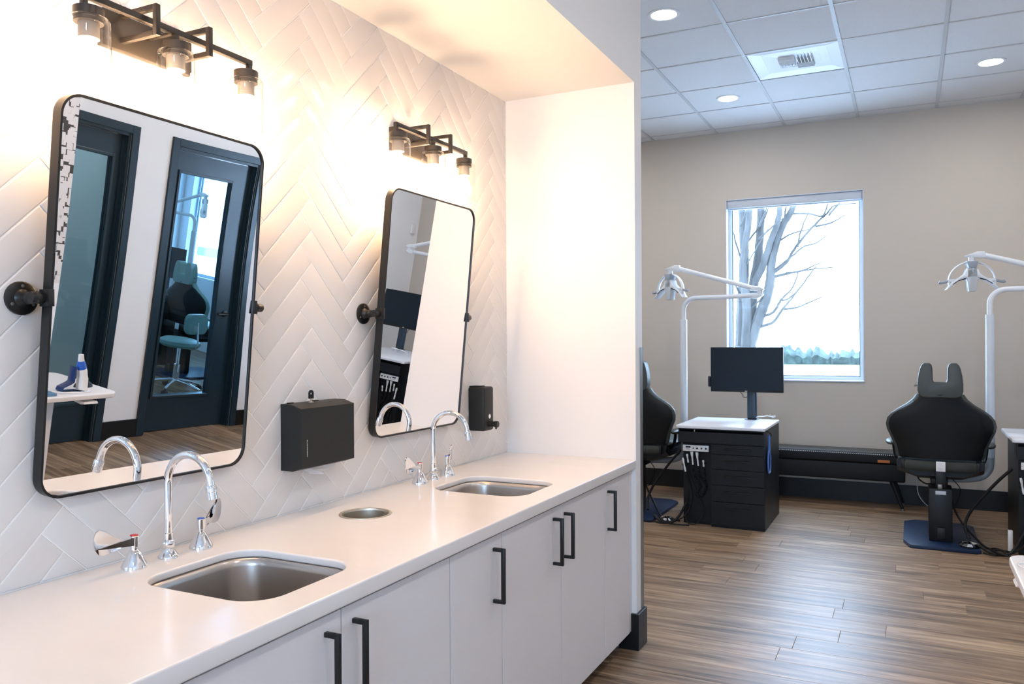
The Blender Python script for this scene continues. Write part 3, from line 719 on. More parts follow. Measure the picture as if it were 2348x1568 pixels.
# ------------------------------------------------------------------ dispensers
t = thing('paper_towel_dispenser', 'black metal paper towel dispenser with a key in its top', 'dispenser', (XW, 1.942, 1.005))
b = bmesh.new(); W2 = 0.2655
prism(b, [(0.0006, 0), (0.0485, 0.0), (0.083, 0.0105), (0.083, 0.196), (0.0445, 0.2088), (0.0006, 0.2095)], 0, W2, 'y', 0.0012)
obj('body', b, 'black_powder', t, ang=20)
for y in (0.033, 0.152):
    obj('hinge_tab', box(0.006, 0.016, y-0.012, y+0.012, 0.2090, 0.2125, 0.001), 'black_metal', t)
b = bmesh.new(); lathe(b, [(0.009, 0.206), (0.009, 0.2105), (0.006, 0.2115)], (0.034, 0.105, 0), 20); obj('lock', b, 'steel_bright', t)
kb = bmesh.new(); bx(kb, 0.033, 0.035, 0.1015, 0.1085, 0.2095, 0.222)
k = obj('key', kb, 'steel_bright', t)
b = bmesh.new(); kp = [(0.105+0.0105*math.cos(a), 0.237+0.0115*math.sin(a)) for a in [PI*i/12 for i in range(13)]]+[(0.0945, 0.221), (0.1155, 0.221)]
ki = [(0.105+0.0052*math.cos(a), 0.2365+0.0055*math.sin(a)) for a in [PI*i/12 for i in range(13)]]+[(0.0998, 0.2345), (0.1102, 0.2345)]
vo = [[b.verts.new((d, p[0], p[1])) for p in kp] for d in (0.0315, 0.0365)]; vi = [[b.verts.new((d, p[0], p[1])) for p in ki] for d in (0.0315, 0.0365)]
n = len(kp)
for i in range(n):
    j = (i+1) % n
    b.faces.new((vo[0][i], vo[0][j], vo[1][j], vo[1][i])); b.faces.new((vi[0][i], vi[1][i], vi[1][j], vi[0][j]))
    b.faces.new((vo[1][i], vo[1][j], vi[1][j], vi[1][i])); b.faces.new((vo[0][i], vi[0][i], vi[0][j], vo[0][j]))
obj('key_bow', b, 'plastic_black', k)
b = bmesh.new(); z = 0.045; r2 = random.Random(3)
while z < 0.098:
    hgt = r2.choice((0.002, 0.003, 0.004)); bx(b, 0.0831, 0.0835, 0.0268, 0.0268+r2.choice((0.0016, 0.0022, 0.0026)), z, z+hgt); z += hgt+r2.choice((0.0006, 0.0009, 0.0016))
obj('logo_lettering', b, 'white_mark', t, smooth=False, label='tiny white vertical lettering')
# folded paper hanging from the slot
b = bmesh.new()
def sheet(bm, P, th=0.0006):
    a = [bm.verts.new(p) for p in P]; c = [bm.verts.new((p[0]+th, p[1], p[2]-th)) for p in P]; n = len(P)
    bm.faces.new(a); bm.faces.new(list(reversed(c)))
    for i in range(n): bm.faces.new((a[i], c[i], c[(i+1) % n], a[(i+1) % n]))
sheet(b, [(0.020, 0.075, 0.002), (0.020, 0.230, 0.002), (0.030, 0.232, -0.006), (0.032, 0.215, -0.020), (0.030, 0.150, -0.024), (0.026, 0.075, -0.006)])
sheet(b, [(0.038, 0.070, 0.002), (0.040, 0.088, 0.000), (0.054, 0.145, -0.026), (0.052, 0.130, -0.026), (0.046, 0.080, -0.018)])
sheet(b, [(0.030, 0.060, 0.002), (0.034, 0.085, 0.0), (0.040, 0.090, -0.012), (0.036, 0.078, -0.012)])
obj('paper_towel', b, 'paper', t, smooth=False)

t = thing('soap_dispenser', 'black wall soap dispenser with push valve beside the wing wall', 'soap dispenser', (XW, 3.136, 1.008))
b = bmesh.new(); bx(b, 0.0006, 0.083, 0, 0.092, 0, 0.196, 0.010, 4); obj('body', b, 'black_powder', t)
obj('lid', box(0.002, 0.050, 0.008, 0.070, 0.1962, 0.2005, 0.002), 'black_metal', t)
b = bmesh.new(); lathe(b, [(0.0100, 0.0832), (0.0100, 0.0850), (0.0072, 0.0856), (0.0068, 0.0846), (0.001, 0.0846)], (0, 0.048, 0.064), 24, 'x'); obj('sight_window', b, 'chrome', t)
b = bmesh.new(); lathe(b, [(0.0135, 0.083), (0.0135, 0.103), (0.0105, 0.104), (0.0105, 0.110), (0.0140, 0.112), (0.0145, 0.126), (0.0130, 0.128)], (0, 0.046, 0.030), 24, 'x')
lathe(b, [(0.004, 0.008), (0.004, 0.022)], (0.118, 0.046, 0), 12, 'z'); obj('push_valve', b, 'black_metal', t)

# ------------------------------------------------------------------ treatment chairs
def dental_chair(loc, lab, cushion='vinyl'):
    t = thing('treatment_chair', lab, 'dental chair', loc, group='black and grey treatment chairs')
    c = 0.07; b = bmesh.new()
    prism(b, [(-0.23, -0.42+c*2), (-0.23+c*0.5, -0.42+c*0.35), (-0.19, -0.42), (0.20, -0.42), (0.23, -0.40), (0.23, 0.42-c), (0.23-c, 0.42), (-0.23+c, 0.42), (-0.23, 0.42-c)], 0, 0.026, 'z', 0.005)
    obj('base_plate', b, 'base_blue', t)
    obj('lift_column', box(-0.073, 0.071, -0.255, -0.06, 0.0265, 0.385, 0.006), 'cart_black', t)
    b = bmesh.new(); bx(b, -0.024, 0.026, -0.275, -0.2552, 0.045, 0.125, 0.004); obj('switch_box', b, 'plastic_black', t)
    obj('support_arm', box(-0.030, 0.034, -0.225, -0.05, 0.3855, 0.50, 0.004), 'plastic_black', t)
    obj('seat_beam', box(-0.055, 0.050, -0.05, 0.34, 0.372, 0.421, 0.004), 'plastic_black', t)
    obj('pivot_block', box(-0.018, 0.010, -0.262, -0.225, 0.385, 0.415, 0.003), 'guard', t)
    obj('maker_plate', box(-0.032, 0.032, -0.2575, -0.2552, 0.345, 0.37, 0.001), 'light_grey_metal', t)
    # seat pan and cushion, running away from the back
    b = bmesh.new(); R = []
    for y, zt, zb, wt, wb in ((-0.16, 0.565, 0.455, 0.272, 0.15), (-0.05, 0.52, 0.422, 0.275, 0.13), (0.30, 0.51, 0.425, 0.27, 0.13), (0.62, 0.52, 0.47, 0.24, 0.16)):
        R.append([(-wt, y, zt), (-wt*0.98, y, zt-0.05), (-wb, y, zb), (wb, y, zb), (wt*0.98, y, zt-0.05), (wt, y, zt)])
    loft(b, R); obj('seat_pan', b, 'shell_black', t, ang=30)
    b = bmesh.new(); R = []
    for y, z, w, h in ((-0.10, 0.56, 0.225, 0.03), (-0.07, 0.56, 0.262, 0.045), (0.20, 0.555, 0.272, 0.045), (0.50, 0.565, 0.262, 0.045), (0.80, 0.56, 0.22, 0.04), (1.02, 0.53, 0.20, 0.035), (1.05, 0.525, 0.17, 0.02)):
        R.append([(w*math.cos(a)*(1 if abs(math.cos(a)) < 0.7 else 1), y, z+h*math.sin(a)) for a in [2*PI*k/20 for k in range(20)]])
    loft(b, R); obj('seat_cushion', b, cushion, t)
    # back: outline half-widths by height
    H = [(0.575, 0.262), (0.60, 0.272), (0.66, 0.284), (0.72, 0.308), (0.77, 0.330), (0.81, 0.336), (0.85, 0.328), (0.885, 0.302), (0.92, 0.258), (0.955, 0.205), (0.99, 0.165), (1.025, 0.142)]
    def back_y(z): return -0.135-0.16*(z-0.57)
    def slab(grow, d0, d1, bow, lo=0.0, edge=0.012):
        bm = bmesh.new(); rings = []
        for z, w in H:
            if z < lo: continue
            w = w+grow; n = 14; y0 = back_y(z); ring = []
            for k in range(n+1):
                u = -1+2*k/n; yy = y0+d0+bow*(1-u*u)*-1+(edge if abs(u) == 1 else 0); ring.append((u*w, yy, z))
            for k in range(n+1):
                u = 1-2*k/n; yy = y0+d1+bow*(1-u*u)*-1-(edge if abs(u) == 1 else 0); ring.append((u*w, yy, z))
            rings.append(ring)
        loft(bm, rings); return bm
    obj('backrest_shell', slab(-0.014, 0.0, 0.035, 0.035), 'shell_black', t, ang=50)
    obj('backrest_cushion', slab(0.004, 0.012, 0.075, 0.030, edge=0.020), cushion, t, ang=50)
    # two-horned headrest
    b = bmesh.new(); hp = [(0.1, 1.003), (0.128, 1.016), (0.139, 1.05), (0.139, 1.1), (0.133, 1.155), (0.124, 1.2), (0.114, 1.226), (0.099, 1.241), (0.066, 1.241), (0.052, 1.23), (0.046, 1.205), (0.044, 1.125), (0.037, 1.11), (-0.037, 1.11), (-0.044, 1.125), (-0.046, 1.205), (-0.052, 1.23), (-0.066, 1.241), (-0.099, 1.241), (-0.114, 1.226), (-0.124, 1.2), (-0.133, 1.155), (-0.139, 1.1), (-0.139, 1.05), (-0.128, 1.016), (-0.1, 1.003)]
    prism(b, hp, back_y(1.05)-0.030, back_y(1.05)+0.070, 'y', 0.009, 3)
    hr = obj('headrest', b, cushion, t, ang=60)
    b = bmesh.new(); lathe(b, [(0.006, 0), (0.006, -0.012), (0.010, -0.013), (0.010, -0.020)], (-0.138, back_y(1.05)+0.02, 1.085), 12, 'x'); obj('headrest_knob', b, 'guard', hr)
    obj('headrest_stalk', box(-0.03, 0.03, back_y(1.0)+0.0, back_y(1.0)+0.03, 0.95, 1.02, 0.003), 'plastic_black', t)
    # rolled pouch below the back, clips and label
    b = bmesh.new(); sec = [(-0.028+0.0, 0.0)]
    rings = []
    for x in (-0.222, -0.216, -0.10, 0.0, 0.10, 0.216, 0.222):
        k = 0.8 if abs(x) > 0.22 else 1.0; sag = -0.006*(1-(x/0.22)**2)
        rings.append([(x, -0.185+k*0.022*math.cos(a), 0.530+sag+k*0.036*math.sin(a)) for a in [2*PI*i/14 for i in range(14)]])
    loft(b, rings); obj('pouch', b, 'vinyl_dark', t)
    for x in (-0.232, 0.226): obj('pouch_clip', box(x-0.008, x+0.012, -0.200, -0.150, 0.500, 0.566, 0.003), 'plastic_black', t)
    lt = obj('label_tag', box(-0.027, 0.030, -0.2235, -0.2215, 0.484, 0.566, 0.001), 'white_mark', t)
    r2 = random.Random(5); zz = 0.552; bb = bmesh.new()
    while zz > 0.492:
        bx(bb, -0.018, -0.018+r2.uniform(0.02, 0.038), -0.2240, -0.2236, zz, zz+0.0018); zz -= r2.choice((0.004, 0.005, 0.007))
    obj('print', bb, 'light_grey_metal', lt, smooth=False)
    # armrests and their swept bracket
    for s in (-1, 1):
        b = bmesh.new(); sphere(b, (s*0.305, 0.02, 0.665), 1.0, 18, 12, (0.042, 0.125, 0.022)); obj('armrest', b, cushion, t)
        b = bmesh.new(); P = catmull([(s*0.295, 0.03, 0.655), (s*0.290, 0.03, 0.60), (s*0.275, 0.02, 0.54), (s*0.240, 0.01, 0.50)], 6)
        sweep(b, P, 0.010, 12, rv=0.035, up=(1, 0, 0)); obj('armrest_bracket', b, 'shell_black', t)
    return t
chair2 = dental_chair((0.180, 6.46, 0), 'black treatment chair with two-horned grey headrest, seen from behind, right of the bench')
chair1 = dup(chair2, (-2.020, 6.46, 0), None, 'black treatment chair half hidden behind the wing wall, left of the monitor cart')

# ------------------------------------------------------------------ treatment lights on poles
def dental_light(loc, lab, headrot):
    t = thing('treatment_light', lab, 'dental light', loc, group='white treatment lights on poles')
    b = bmesh.new(); lathe(b, [(0.0285, 0.560), (0.0285, 1.575), (0.027, 1.578)], segs=24); obj('pole', b, 'pole_grey', t)
    b = bmesh.new(); sweep(b, catmull([(0, 0, 0.575), (0, 0, 0.53), (-0.008, 0, 0.475), (-0.045, 0, 0.425), (-0.115, -0.01, 0.402), (-0.20, -0.03, 0.398), (-0.275, -0.05, 0.398)], 6), 0.0255, 16, up=(0, 1, 0)); obj('mounting_arm', b, 'arm_grey', t)
    b = bmesh.new(); P = [(0, 0, 1.572), (0, 0, 1.62), (0, 0, 1.655)]
    for k in range(1, 9):
        a = PI-PI/2*k/8; P.append((0.10+0.10*math.cos(a), 0, 1.655+0.10*math.sin(a)))
    P += [(0.30, 0, 1.757), (0.575, 0, 1.762)]
    sweep(b, P, 0.019, 18, up=(0, 1, 0)); obj('fixed_arm', b, 'enamel', t)
    b = bmesh.new(); lathe(b, [(0.021, 1.765), (0.0215, 1.785), (0.020, 1.803)], (0.618, 0, 0), 20)
    prism(b, [(0.560, 1.740), (0.600, 1.738), (0.648, 1.764), (0.640, 1.772), (0.560, 1.783)], -0.022, 0.022, 'y', 0.006)
    prism(b, [(0.540, 1.805), (0.565, 1.838), (0.610, 1.832), (0.652, 1.812), (0.645, 1.802), (0.600, 1.800)], -0.022, 0.022, 'y', 0.006)
    obj('elbow_joint', b, 'enamel', t)
    a, c = Vector((-0.055, 0, 2.008)), Vector((0.56, 0, 1.822)); b = bmesh.new(); sweep(b, [a, c], 0.0195, 18, up=(0, 1, 0))
    obj('spring_arm', b, 'enamel', t)
    b = bmesh.new(); prism(b, [(-0.150, 1.996), (-0.158, 2.002), (-0.10, 2.022), (-0.075, 2.032), (-0.03, 2.030), (-0.02, 1.985), (-0.06, 1.982)], -0.022, 0.022, 'y', 0.006); obj('arm_tip', b, 'enamel', t)
    hx, hz = -0.112, 1.997
    def part(name, bm, mt, par=t, ang=38): return obj(name, bm, mt, par, loc=(hx, 0, hz), rot=(0, 0, headrot), ang=ang)
    b = bmesh.new(); lathe(b, [(0.022, 0.0), (0.021, -0.030), (0.024, -0.034)], segs=20); part('hub_neck', b, 'enamel')
    b = bmesh.new(); P = []
    for k in range(29):
        a = PI*(1.06-1.12*k/28); P.append((0.150*math.cos(a), 0, -0.178+0.140*math.sin(a)))
    sweep(b, P, 0.006, 10, rv=0.016, up=(0, 0, 1)); part('yoke', b, 'enamel')
    b = bmesh.new(); prism(b, [(-0.037, -0.034), (0.037, -0.034), (0.034, -0.055), (0.023, -0.086), (-0.023, -0.086), (-0.034, -0.055)], -0.034, 0.034, 'y', 0.006); part('joint_cover', b, 'enamel_grey')
    # arched reflector: crescent section swept in depth
    up_ = [(-0.172, -0.238), (-0.140, -0.196), (-0.107, -0.166), (-0.074, -0.145), (-0.049, -0.125), (-0.036, -0.092), (0.036, -0.092), (0.049, -0.125), (0.074, -0.145), (0.107, -0.166), (0.140, -0.196), (0.172, -0.238)]
    lo = [(0.145, -0.222), (0.108, -0.190), (0.074, -0.167), (0.038, -0.152), (0.0, -0.147), (-0.038, -0.152), (-0.074, -0.167), (-0.108, -0.190), (-0.145, -0.222)]
    b = bmesh.new(); prism(b, up_+lo, -0.030, 0.034, 'y', 0.0025)
    rf = part('reflector', b, 'enamel')
    b = bmesh.new(); prism(b, [(-0.034, -0.085), (0.034, -0.085), (0.036, -0.16), (0.026, -0.243), (0.020, -0.252), (-0.020, -0.252), (-0.026, -0.243), (-0.036, -0.16)], -0.030, 0.030, 'y', 0.006); part('lens_housing', b, 'lens_grey')
    for s in (-1, 1):
        b = bmesh.new(); prism(b, [(s*0.045, -0.155), (s*0.085, -0.168), (s*0.125, -0.194), (s*0.128, -0.202), (s*0.09, -0.176), (s*0.045, -0.164)], -0.0335, -0.0302, 'y'); part('led_strip', b, 'dark_lens')
        b = bmesh.new(); sweep(b, [(s*0.150, 0, -0.170), (s*0.165, 0, -0.178), (s*0.200, 0, -0.186), (s*0.212, 0, -0.180)], [0.009, 0.010, 0.009, 0.012], 12); part('grip', b, 'enamel_grey')
        obj_b = bmesh.new(); bx(obj_b, min(s*0.10, s*0.155), max(s*0.10, s*0.155), -0.01, 0.01, -0.178, -0.160, 0.003); part('yoke_pivot', obj_b, 'enamel')
    b = bmesh.new(); lathe(b, [(0.003, -0.085), (0.003, -0.118)], (0, -0.036, 0), 8); part('pull_pin', b, 'aluminium')
    return t
light2 = dental_light((0.507, 6.65, 0), 'white treatment light on a pole rising from the right-hand treatment chair', math.radians(10))
light1 = dental_light((-1.695, 6.65, 0), 'white treatment light on a pole in front of the window', math.radians(-32))

# ------------------------------------------------------------------ carts
def coil(bm, P, r, turns, tube, seg=6):
    C = catmull(P, 10); n = len(C); L = [0.0]
    for i in range(1, n): L.append(L[-1]+(C[i]-C[i-1]).length)
    tot = L[-1]; N = turns*8; pts = []
    for k in range(N+1):
        d = tot*k/N; i = max(j for j in range(n) if L[j] <= d+1e-9); i = min(i, n-2); f = (d-L[i])/max(1e-9, L[i+1]-L[i]); p = C[i].lerp(C[i+1], min(1, f)); T = (C[i+1]-C[i]).normalized()
        u = Vector((0, 1, 0)); u = (u-T*u.dot(T)).normalized(); v = T.cross(u); a = 2*PI*turns*k/N
        pts.append(p+u*r*math.cos(a)+v*r*math.sin(a))
    sweep(bm, pts, tube, seg)
def cart(loc, lab):
    """local origin: front left floor corner of the drawer face plane (world -1.600, 6.085)"""
    t = thing('treatment_cart', lab, 'cart', loc, group='black treatment carts with white tops')
    D = 0.72; b = bmesh.new()
    bx(b, 0.023, 0.640, 0.45, D, 0.0, 0.735); bx(b, 0.247, 0.640, 0.020, 0.45, 0.0, 0.627); bx(b, 0.023, 0.247, 0.075, 0.45, 0.0, 0.627); bx(b, 0.630, 0.640, 0.0, 0.45, 0.627, 0.735)
    bx(b, 0.004, 0.0139, 0.0, 0.45, 0.637, 0.735); bx(b, 0.0139, 0.630, 0.001, 0.45, 0.627, 0.640); bx(b, 0.0139, 0.630, 0.001, 0.45, 0.728, 0.735)
    obj('carcass', b, 'cart_black', t, smooth=False)
    b = bmesh.new(); pl = rrect(0.663, 0.735, 0.018, 4, 0.3135, 0.3605); prism(b, pl, 0.7355, 0.757, 'z', 0.004); obj('top', b, 'cart_top', t)
    obj('tray_front', box(0.004, 0.640, -0.012, 0.0005, 0.632, 0.712, 0.002), 'cart_black', t, smooth=False)
    zs = [0.626, 0.550, 0.437, 0.320, 0.196, 0.02]
    for z1, z0 in zip(zs, zs[1:]):
        d = obj('drawer_front', box(0.249, 0.639, 0.0, 0.0195, z0+0.002, z1-0.002, 0.0015), 'cart_black', t, smooth=False)
        zc = z1-0.035-0.012*((z1-z0) > 0.1)
        pb = bmesh.new(); prism(pb, [(-0.012, zc+0.003), (-0.012, zc-0.003), (0.0002, zc-0.006), (0.0002, zc+0.006)], 0.345, 0.545, 'x', 0.001); obj('pull', pb, 'plastic_black', d)
    obj('hose_panel', box(0.025, 0.246, 0.068, 0.0745, 0.015, 0.625, 0.001), 'cart_black', t, smooth=False)
    # control panel with display and symbols
    cp = obj('control_panel', box(0.032, 0.229, 0.022, 0.034, 0.560, 0.607, 0.002), 'white_plastic', t)
    obj('panel_backing', box(0.028, 0.240, 0.0345, 0.0675, 0.552, 0.620, 0.002), 'cart_black', t, smooth=False)
    obj('display', box(0.054, 0.092, 0.0205, 0.0219, 0.586, 0.598), 'dark_lens', cp, smooth=False)
    bb = bmesh.new(); r2 = random.Random(2)
    for i in range(5): bx(bb, 0.058+i*0.006, 0.062+i*0.006, 0.0212, 0.0219, 0.573, 0.578)
    obj('print', bb, 'enamel_grey', cp, smooth=False)
    for x, r in ((0.113, 0.005), (0.142, 0.007), (0.175, 0.007), (0.208, 0.008)):
        bb = bmesh.new(); lathe(bb, [(r, 0.0218), (r*0.9, 0.0195), (r*0.3, 0.0190)], (x, 0, 0.584), 8, 'y'); obj('symbol', bb, 'plastic_black', cp)
    for x in (0.037, 0.224):
        bb = bmesh.new(); lathe(bb, [(0.002, 0.0218), (0.0015, 0.0210)], (x, 0, 0.583), 8, 'y'); obj('screw', bb, 'plastic_black', cp)
    # handpieces in their holders with hoses
    hp = [(0.030, 0.505, 0.400, 'enamel', 0.018), (0.063, 0.535, 0.470, 'enamel', 0.006), (0.099, 0.555, 0.455, 'enamel', 0.006), (0.138, 0.552, 0.450, 'enamel', 0.008), (0.187, 0.495, 0.445, 'enamel', 0.0)]
    for i, (x, z1, z0, m_, dx) in enumerate(hp):
        b = bmesh.new(); n = Vector((dx, 0.012, z0-z1)); a = Vector((x, 0.028, z1)); ts = (0, 0.15, 0.35, 0.5, 0.7, 0.72, 1.0) ; rs = (0.007, 0.0085, 0.006, 0.0055, 0.006, 0.0075, 0.0065)
        if i in (2, 3): rs = (0.012, 0.011, 0.0075, 0.0062, 0.006, 0.006, 0.006)
        sweep(b, [a+n*q for q in ts], list(rs), 12); h = obj('handpiece', b, m_, t)
        b = bmesh.new(); bx(b, x-0.012+dx*0.4, x+0.012+dx*0.4, 0.034, 0.0675, (z1+z0)/2-0.008, (z1+z0)/2+0.008, 0.003); obj('holder', b, 'plastic_black', h)
        b = bmesh.new(); e = a+n
        if i in (2, 3): coil(b, [e, (e.x+0.008, 0.045, 0.37), (e.x+0.03+0.01*i, 0.052, 0.30), (e.x+0.03, 0.05, 0.24)], 0.0085, 22, 0.0028); mt = 'rubber'
        elif i == 4: coil(b, [e, (e.x+0.004, 0.05, 0.36), (e.x+0.015, 0.05, 0.28), (e.x-0.02, 0.04, 0.215), (e.x-0.07, 0.045, 0.235)], 0.0085, 20, 0.0028)
        elif i == 0: sweep(b, catmull([e, (e.x+0.02, 0.05, 0.33), (e.x+0.045, 0.045, 0.20), (e.x+0.01, 0.03, 0.08), (e.x-0.07, 0.0, 0.02), (e.x-0.14, -0.02, 0.010)], 8), 0.006, 8)
        else: sweep(b, catmull([e, (e.x+0.005, 0.05, 0.38), (e.x+0.07, 0.05, 0.22), (e.x+0.115, 0.045, 0.10), (e.x+0.07, 0.03, 0.015), (e.x+0.0, 0.02, 0.012), (e.x-0.02, 0.045, 0.08), (e.x-0.005, 0.055, 0.25)], 8), 0.0045, 8)
        obj('hose', b, 'rubber', h)
    return t
cart1 = cart((-1.600, 6.085, 0), 'black treatment cart with white top and drawers in front of the window')
cart2 = dup(cart1, (0.604, 6.085, 0), None, 'black treatment cart with white top cut by the right edge of the photo')

def monitor(loc, lab):
    t = thing('monitor', lab, 'monitor', loc, group='monitors on the treatment carts')
    b = bmesh.new(); bx(b, -0.037, 0.037, -0.028, 0.028, 0.0, 0.245, 0.012, 3); obj('post', b, 'post_blue', t)
    bb = bmesh.new(); bx(bb, -0.055, 0.055, -0.040, 0.030, 0.0, 0.004, 0.001); obj('foot', bb, 'post_blue', t)
    obj('bracket', box(-0.03, 0.03, -0.028, 0.01, 0.245, 0.36, 0.004), 'plastic_black', t)
    hd = obj('housing', box(-0.323, 0.252, -0.062, -0.029, 0.224, 0.590, 0.004), 'plastic_black', t)
    obj('screen', box(-0.318, 0.247, -0.0632, -0.0621, 0.242, 0.585), 'screen', hd, smooth=False)
    obj('maker_mark', box(-0.048, -0.028, -0.0632, -0.0621, 0.230, 0.235), 'white_mark', hd, smooth=False)
    obj('side_camera', box(-0.345, -0.3235, -0.066, -0.030, 0.262, 0.352, 0.008, 3), 'plastic_black', hd)
    b = bmesh.new(); sweep(b, catmull([(-0.10, -0.02, 0.235), (-0.085, -0.02, 0.215), (-0.07, -0.02, 0.20), (-0.065, -0.02, 0.18), (-0.02, -0.025, 0.19), (-0.01, -0.02, 0.235)], 6), 0.0025, 6); obj('cable', b, 'rubber', t)
    return t
monitor((-1.162, 6.765, 0.757), 'dark monitor on a post, standing on the cart in front of the window')
monitor((1.115, 6.765, 0.757), 'dark monitor on the right-hand cart, seen in the mirror nearer the wing wall')
def goggles(loc, rz, lab):
    t = thing('safety_glasses', lab, 'glasses', loc, rz, group='white safety glasses on the carts')
    b = bmesh.new(); sweep(b, catmull([(-0.07, 0.06, 0.010), (-0.068, 0.0, 0.028), (-0.035, -0.018, 0.030), (0, -0.012, 0.034), (0.035, -0.018, 0.030), (0.068, 0.0, 0.028), (0.07, 0.06, 0.010)], 6), 0.004, 8, rv=0.007); obj('frame', b, 'white_plastic', t)
    for s in (-1, 1):
        b = bmesh.new(); lathe(b, [(0.024, 0), (0.024, 0.002)], (s*0.034, -0.017, 0.024), 16, 'y'); obj('lens', b, 'clear_glass', t)
    return t
goggles((-1.045, 6.74, 0.759), 0.5, 'white safety glasses lying beside the monitor post by the window')
goggles((1.00, 6.55, 0.759), 0.2, 'white safety glasses on the right-hand cart, seen in the mirror')
t = thing('hand_mirror', 'blue hand mirror hanging on the side of the cart by the window', 'hand mirror', (-0.9595, 6.21, 0.52))
b = bmesh.new(); ring = [(0.014, 0.052*math.cos(2*PI*k/28), -0.02+0.085*math.sin(2*PI*k/28)) for k in range(29)]; sweep(b, ring, 0.007, 8, cap=False); obj('rim', b, 'clear_blue', t)
b = bmesh.new(); prism(b, [(0.047*math.cos(2*PI*k/28), -0.02+0.080*math.sin(2*PI*k/28)) for k in range(28)], 0.010, 0.016, 'x'); obj('mirror_glass', b, 'dark_lens', t)
b = bmesh.new(); sweep(b, [(0.014, 0, 0.066), (0.014, 0, 0.11), (0.014, 0, 0.175)], [0.011, 0.008, 0.009], 10); obj('grip', b, 'clear_blue', t)
b = bmesh.new(); sweep(b, catmull([(0.001, 0.0, 0.205), (0.02, 0.0, 0.195), (0.028, 0.0, 0.18), (0.022, 0, 0.168)], 5), 0.003, 8); obj('hook', b, 'plastic_black', t)

# ------------------------------------------------------------------ bench under the window
t = thing('bench', 'long black upholstered bench with white edge stitching along the far wall', 'bench', (-0.80, 7.43, 0))
x0, x1 = -0.90, 0.757
obj('frame_box', box(x0, x1, -0.135, 0.155, 0.232, 0.377, 0.012, 3), 'bench_black', t)
obj('cushion', box(x0, x1, -0.140, 0.158, 0.378, 0.463, 0.014, 3), 'bench_black', t)
obj('cushion_top', box(x0+0.006, x1-0.006, -0.128, 0.150, 0.458, 0.4665, 0.003), 'bench_top', t)
b = bmesh.new(); x = x0+0.02
while x < x1-0.015:
    bx(b, x, x+0.0075, -0.1412, -0.137, 0.4505, 0.4565); x += 0.0155
o = obj('edge_stitching', b, 'stitch', t, smooth=False, label='white stitches along the cushion edge'); o['kind'] = 'stuff'
obj('leather_tag', box(0.552, 0.644, -0.1435, -0.1402, 0.387, 0.411, 0.0015), 'orange_leather', t, label='small orange leather tag')
for sx in (-1, 1):
    for sy in (-1, 1):
        b = bmesh.new(); cx = 0.66 if sx > 0 else -0.80; cy = -0.085 if sy < 0 else 0.11
        sweep(b, [(cx, cy, 0.2315), (cx+sx*0.076, cy+sy*0.03, 0.018)], [0.022, 0.012], 14, up=(0, 1, 0)); lg = obj('leg', b, 'bench_black', t)
        b = bmesh.new(); lathe(b, [(0.013, 0.0), (0.013, 0.018)], (cx+sx*0.077, cy+sy*0.03, 0), 14); obj('foot_cap', b, 'guard', lg)

# ------------------------------------------------------------------ foot controls, cords
def pedal(loc, lab):
    t = thing('foot_control', lab, 'foot pedal', loc, group='round chrome foot controls')
    b = bmesh.new(); R = []
    for r, z in ((0.055, 0.006), (0.066, 0.012), (0.045, 0.026), (0.012, 0.034)):
        R.append([((r*(1.0 if k % 2 else 0.93))*math.cos(2*PI*k/24), (r*(1.0 if k % 2 else 0.93))*math.sin(2*PI*k/24), z) for k in range(24)])
    loft(b, R); obj('disc', b, 'chrome', t, smooth=False)
    b = bmesh.new(); lathe(b, [(0.056, 0.0), (0.056, 0.006)], segs=24); obj('base', b, 'plastic_black', t)
pedal((-1.715, 6.17, 0), 'round chrome foot control on the floor left of the cart by the window')
pedal((0.345, 6.13, 0.0262), 'round chrome foot control on the base of the right-hand chair')
def cord(P, r, lab, m='rubber', n=8):
    b = bmesh.new(); sweep(b, catmull(P, n), r, 8); o = obj('cord', b, m); return tag(o, lab, 'cord', 'black cords around the treatment chairs')
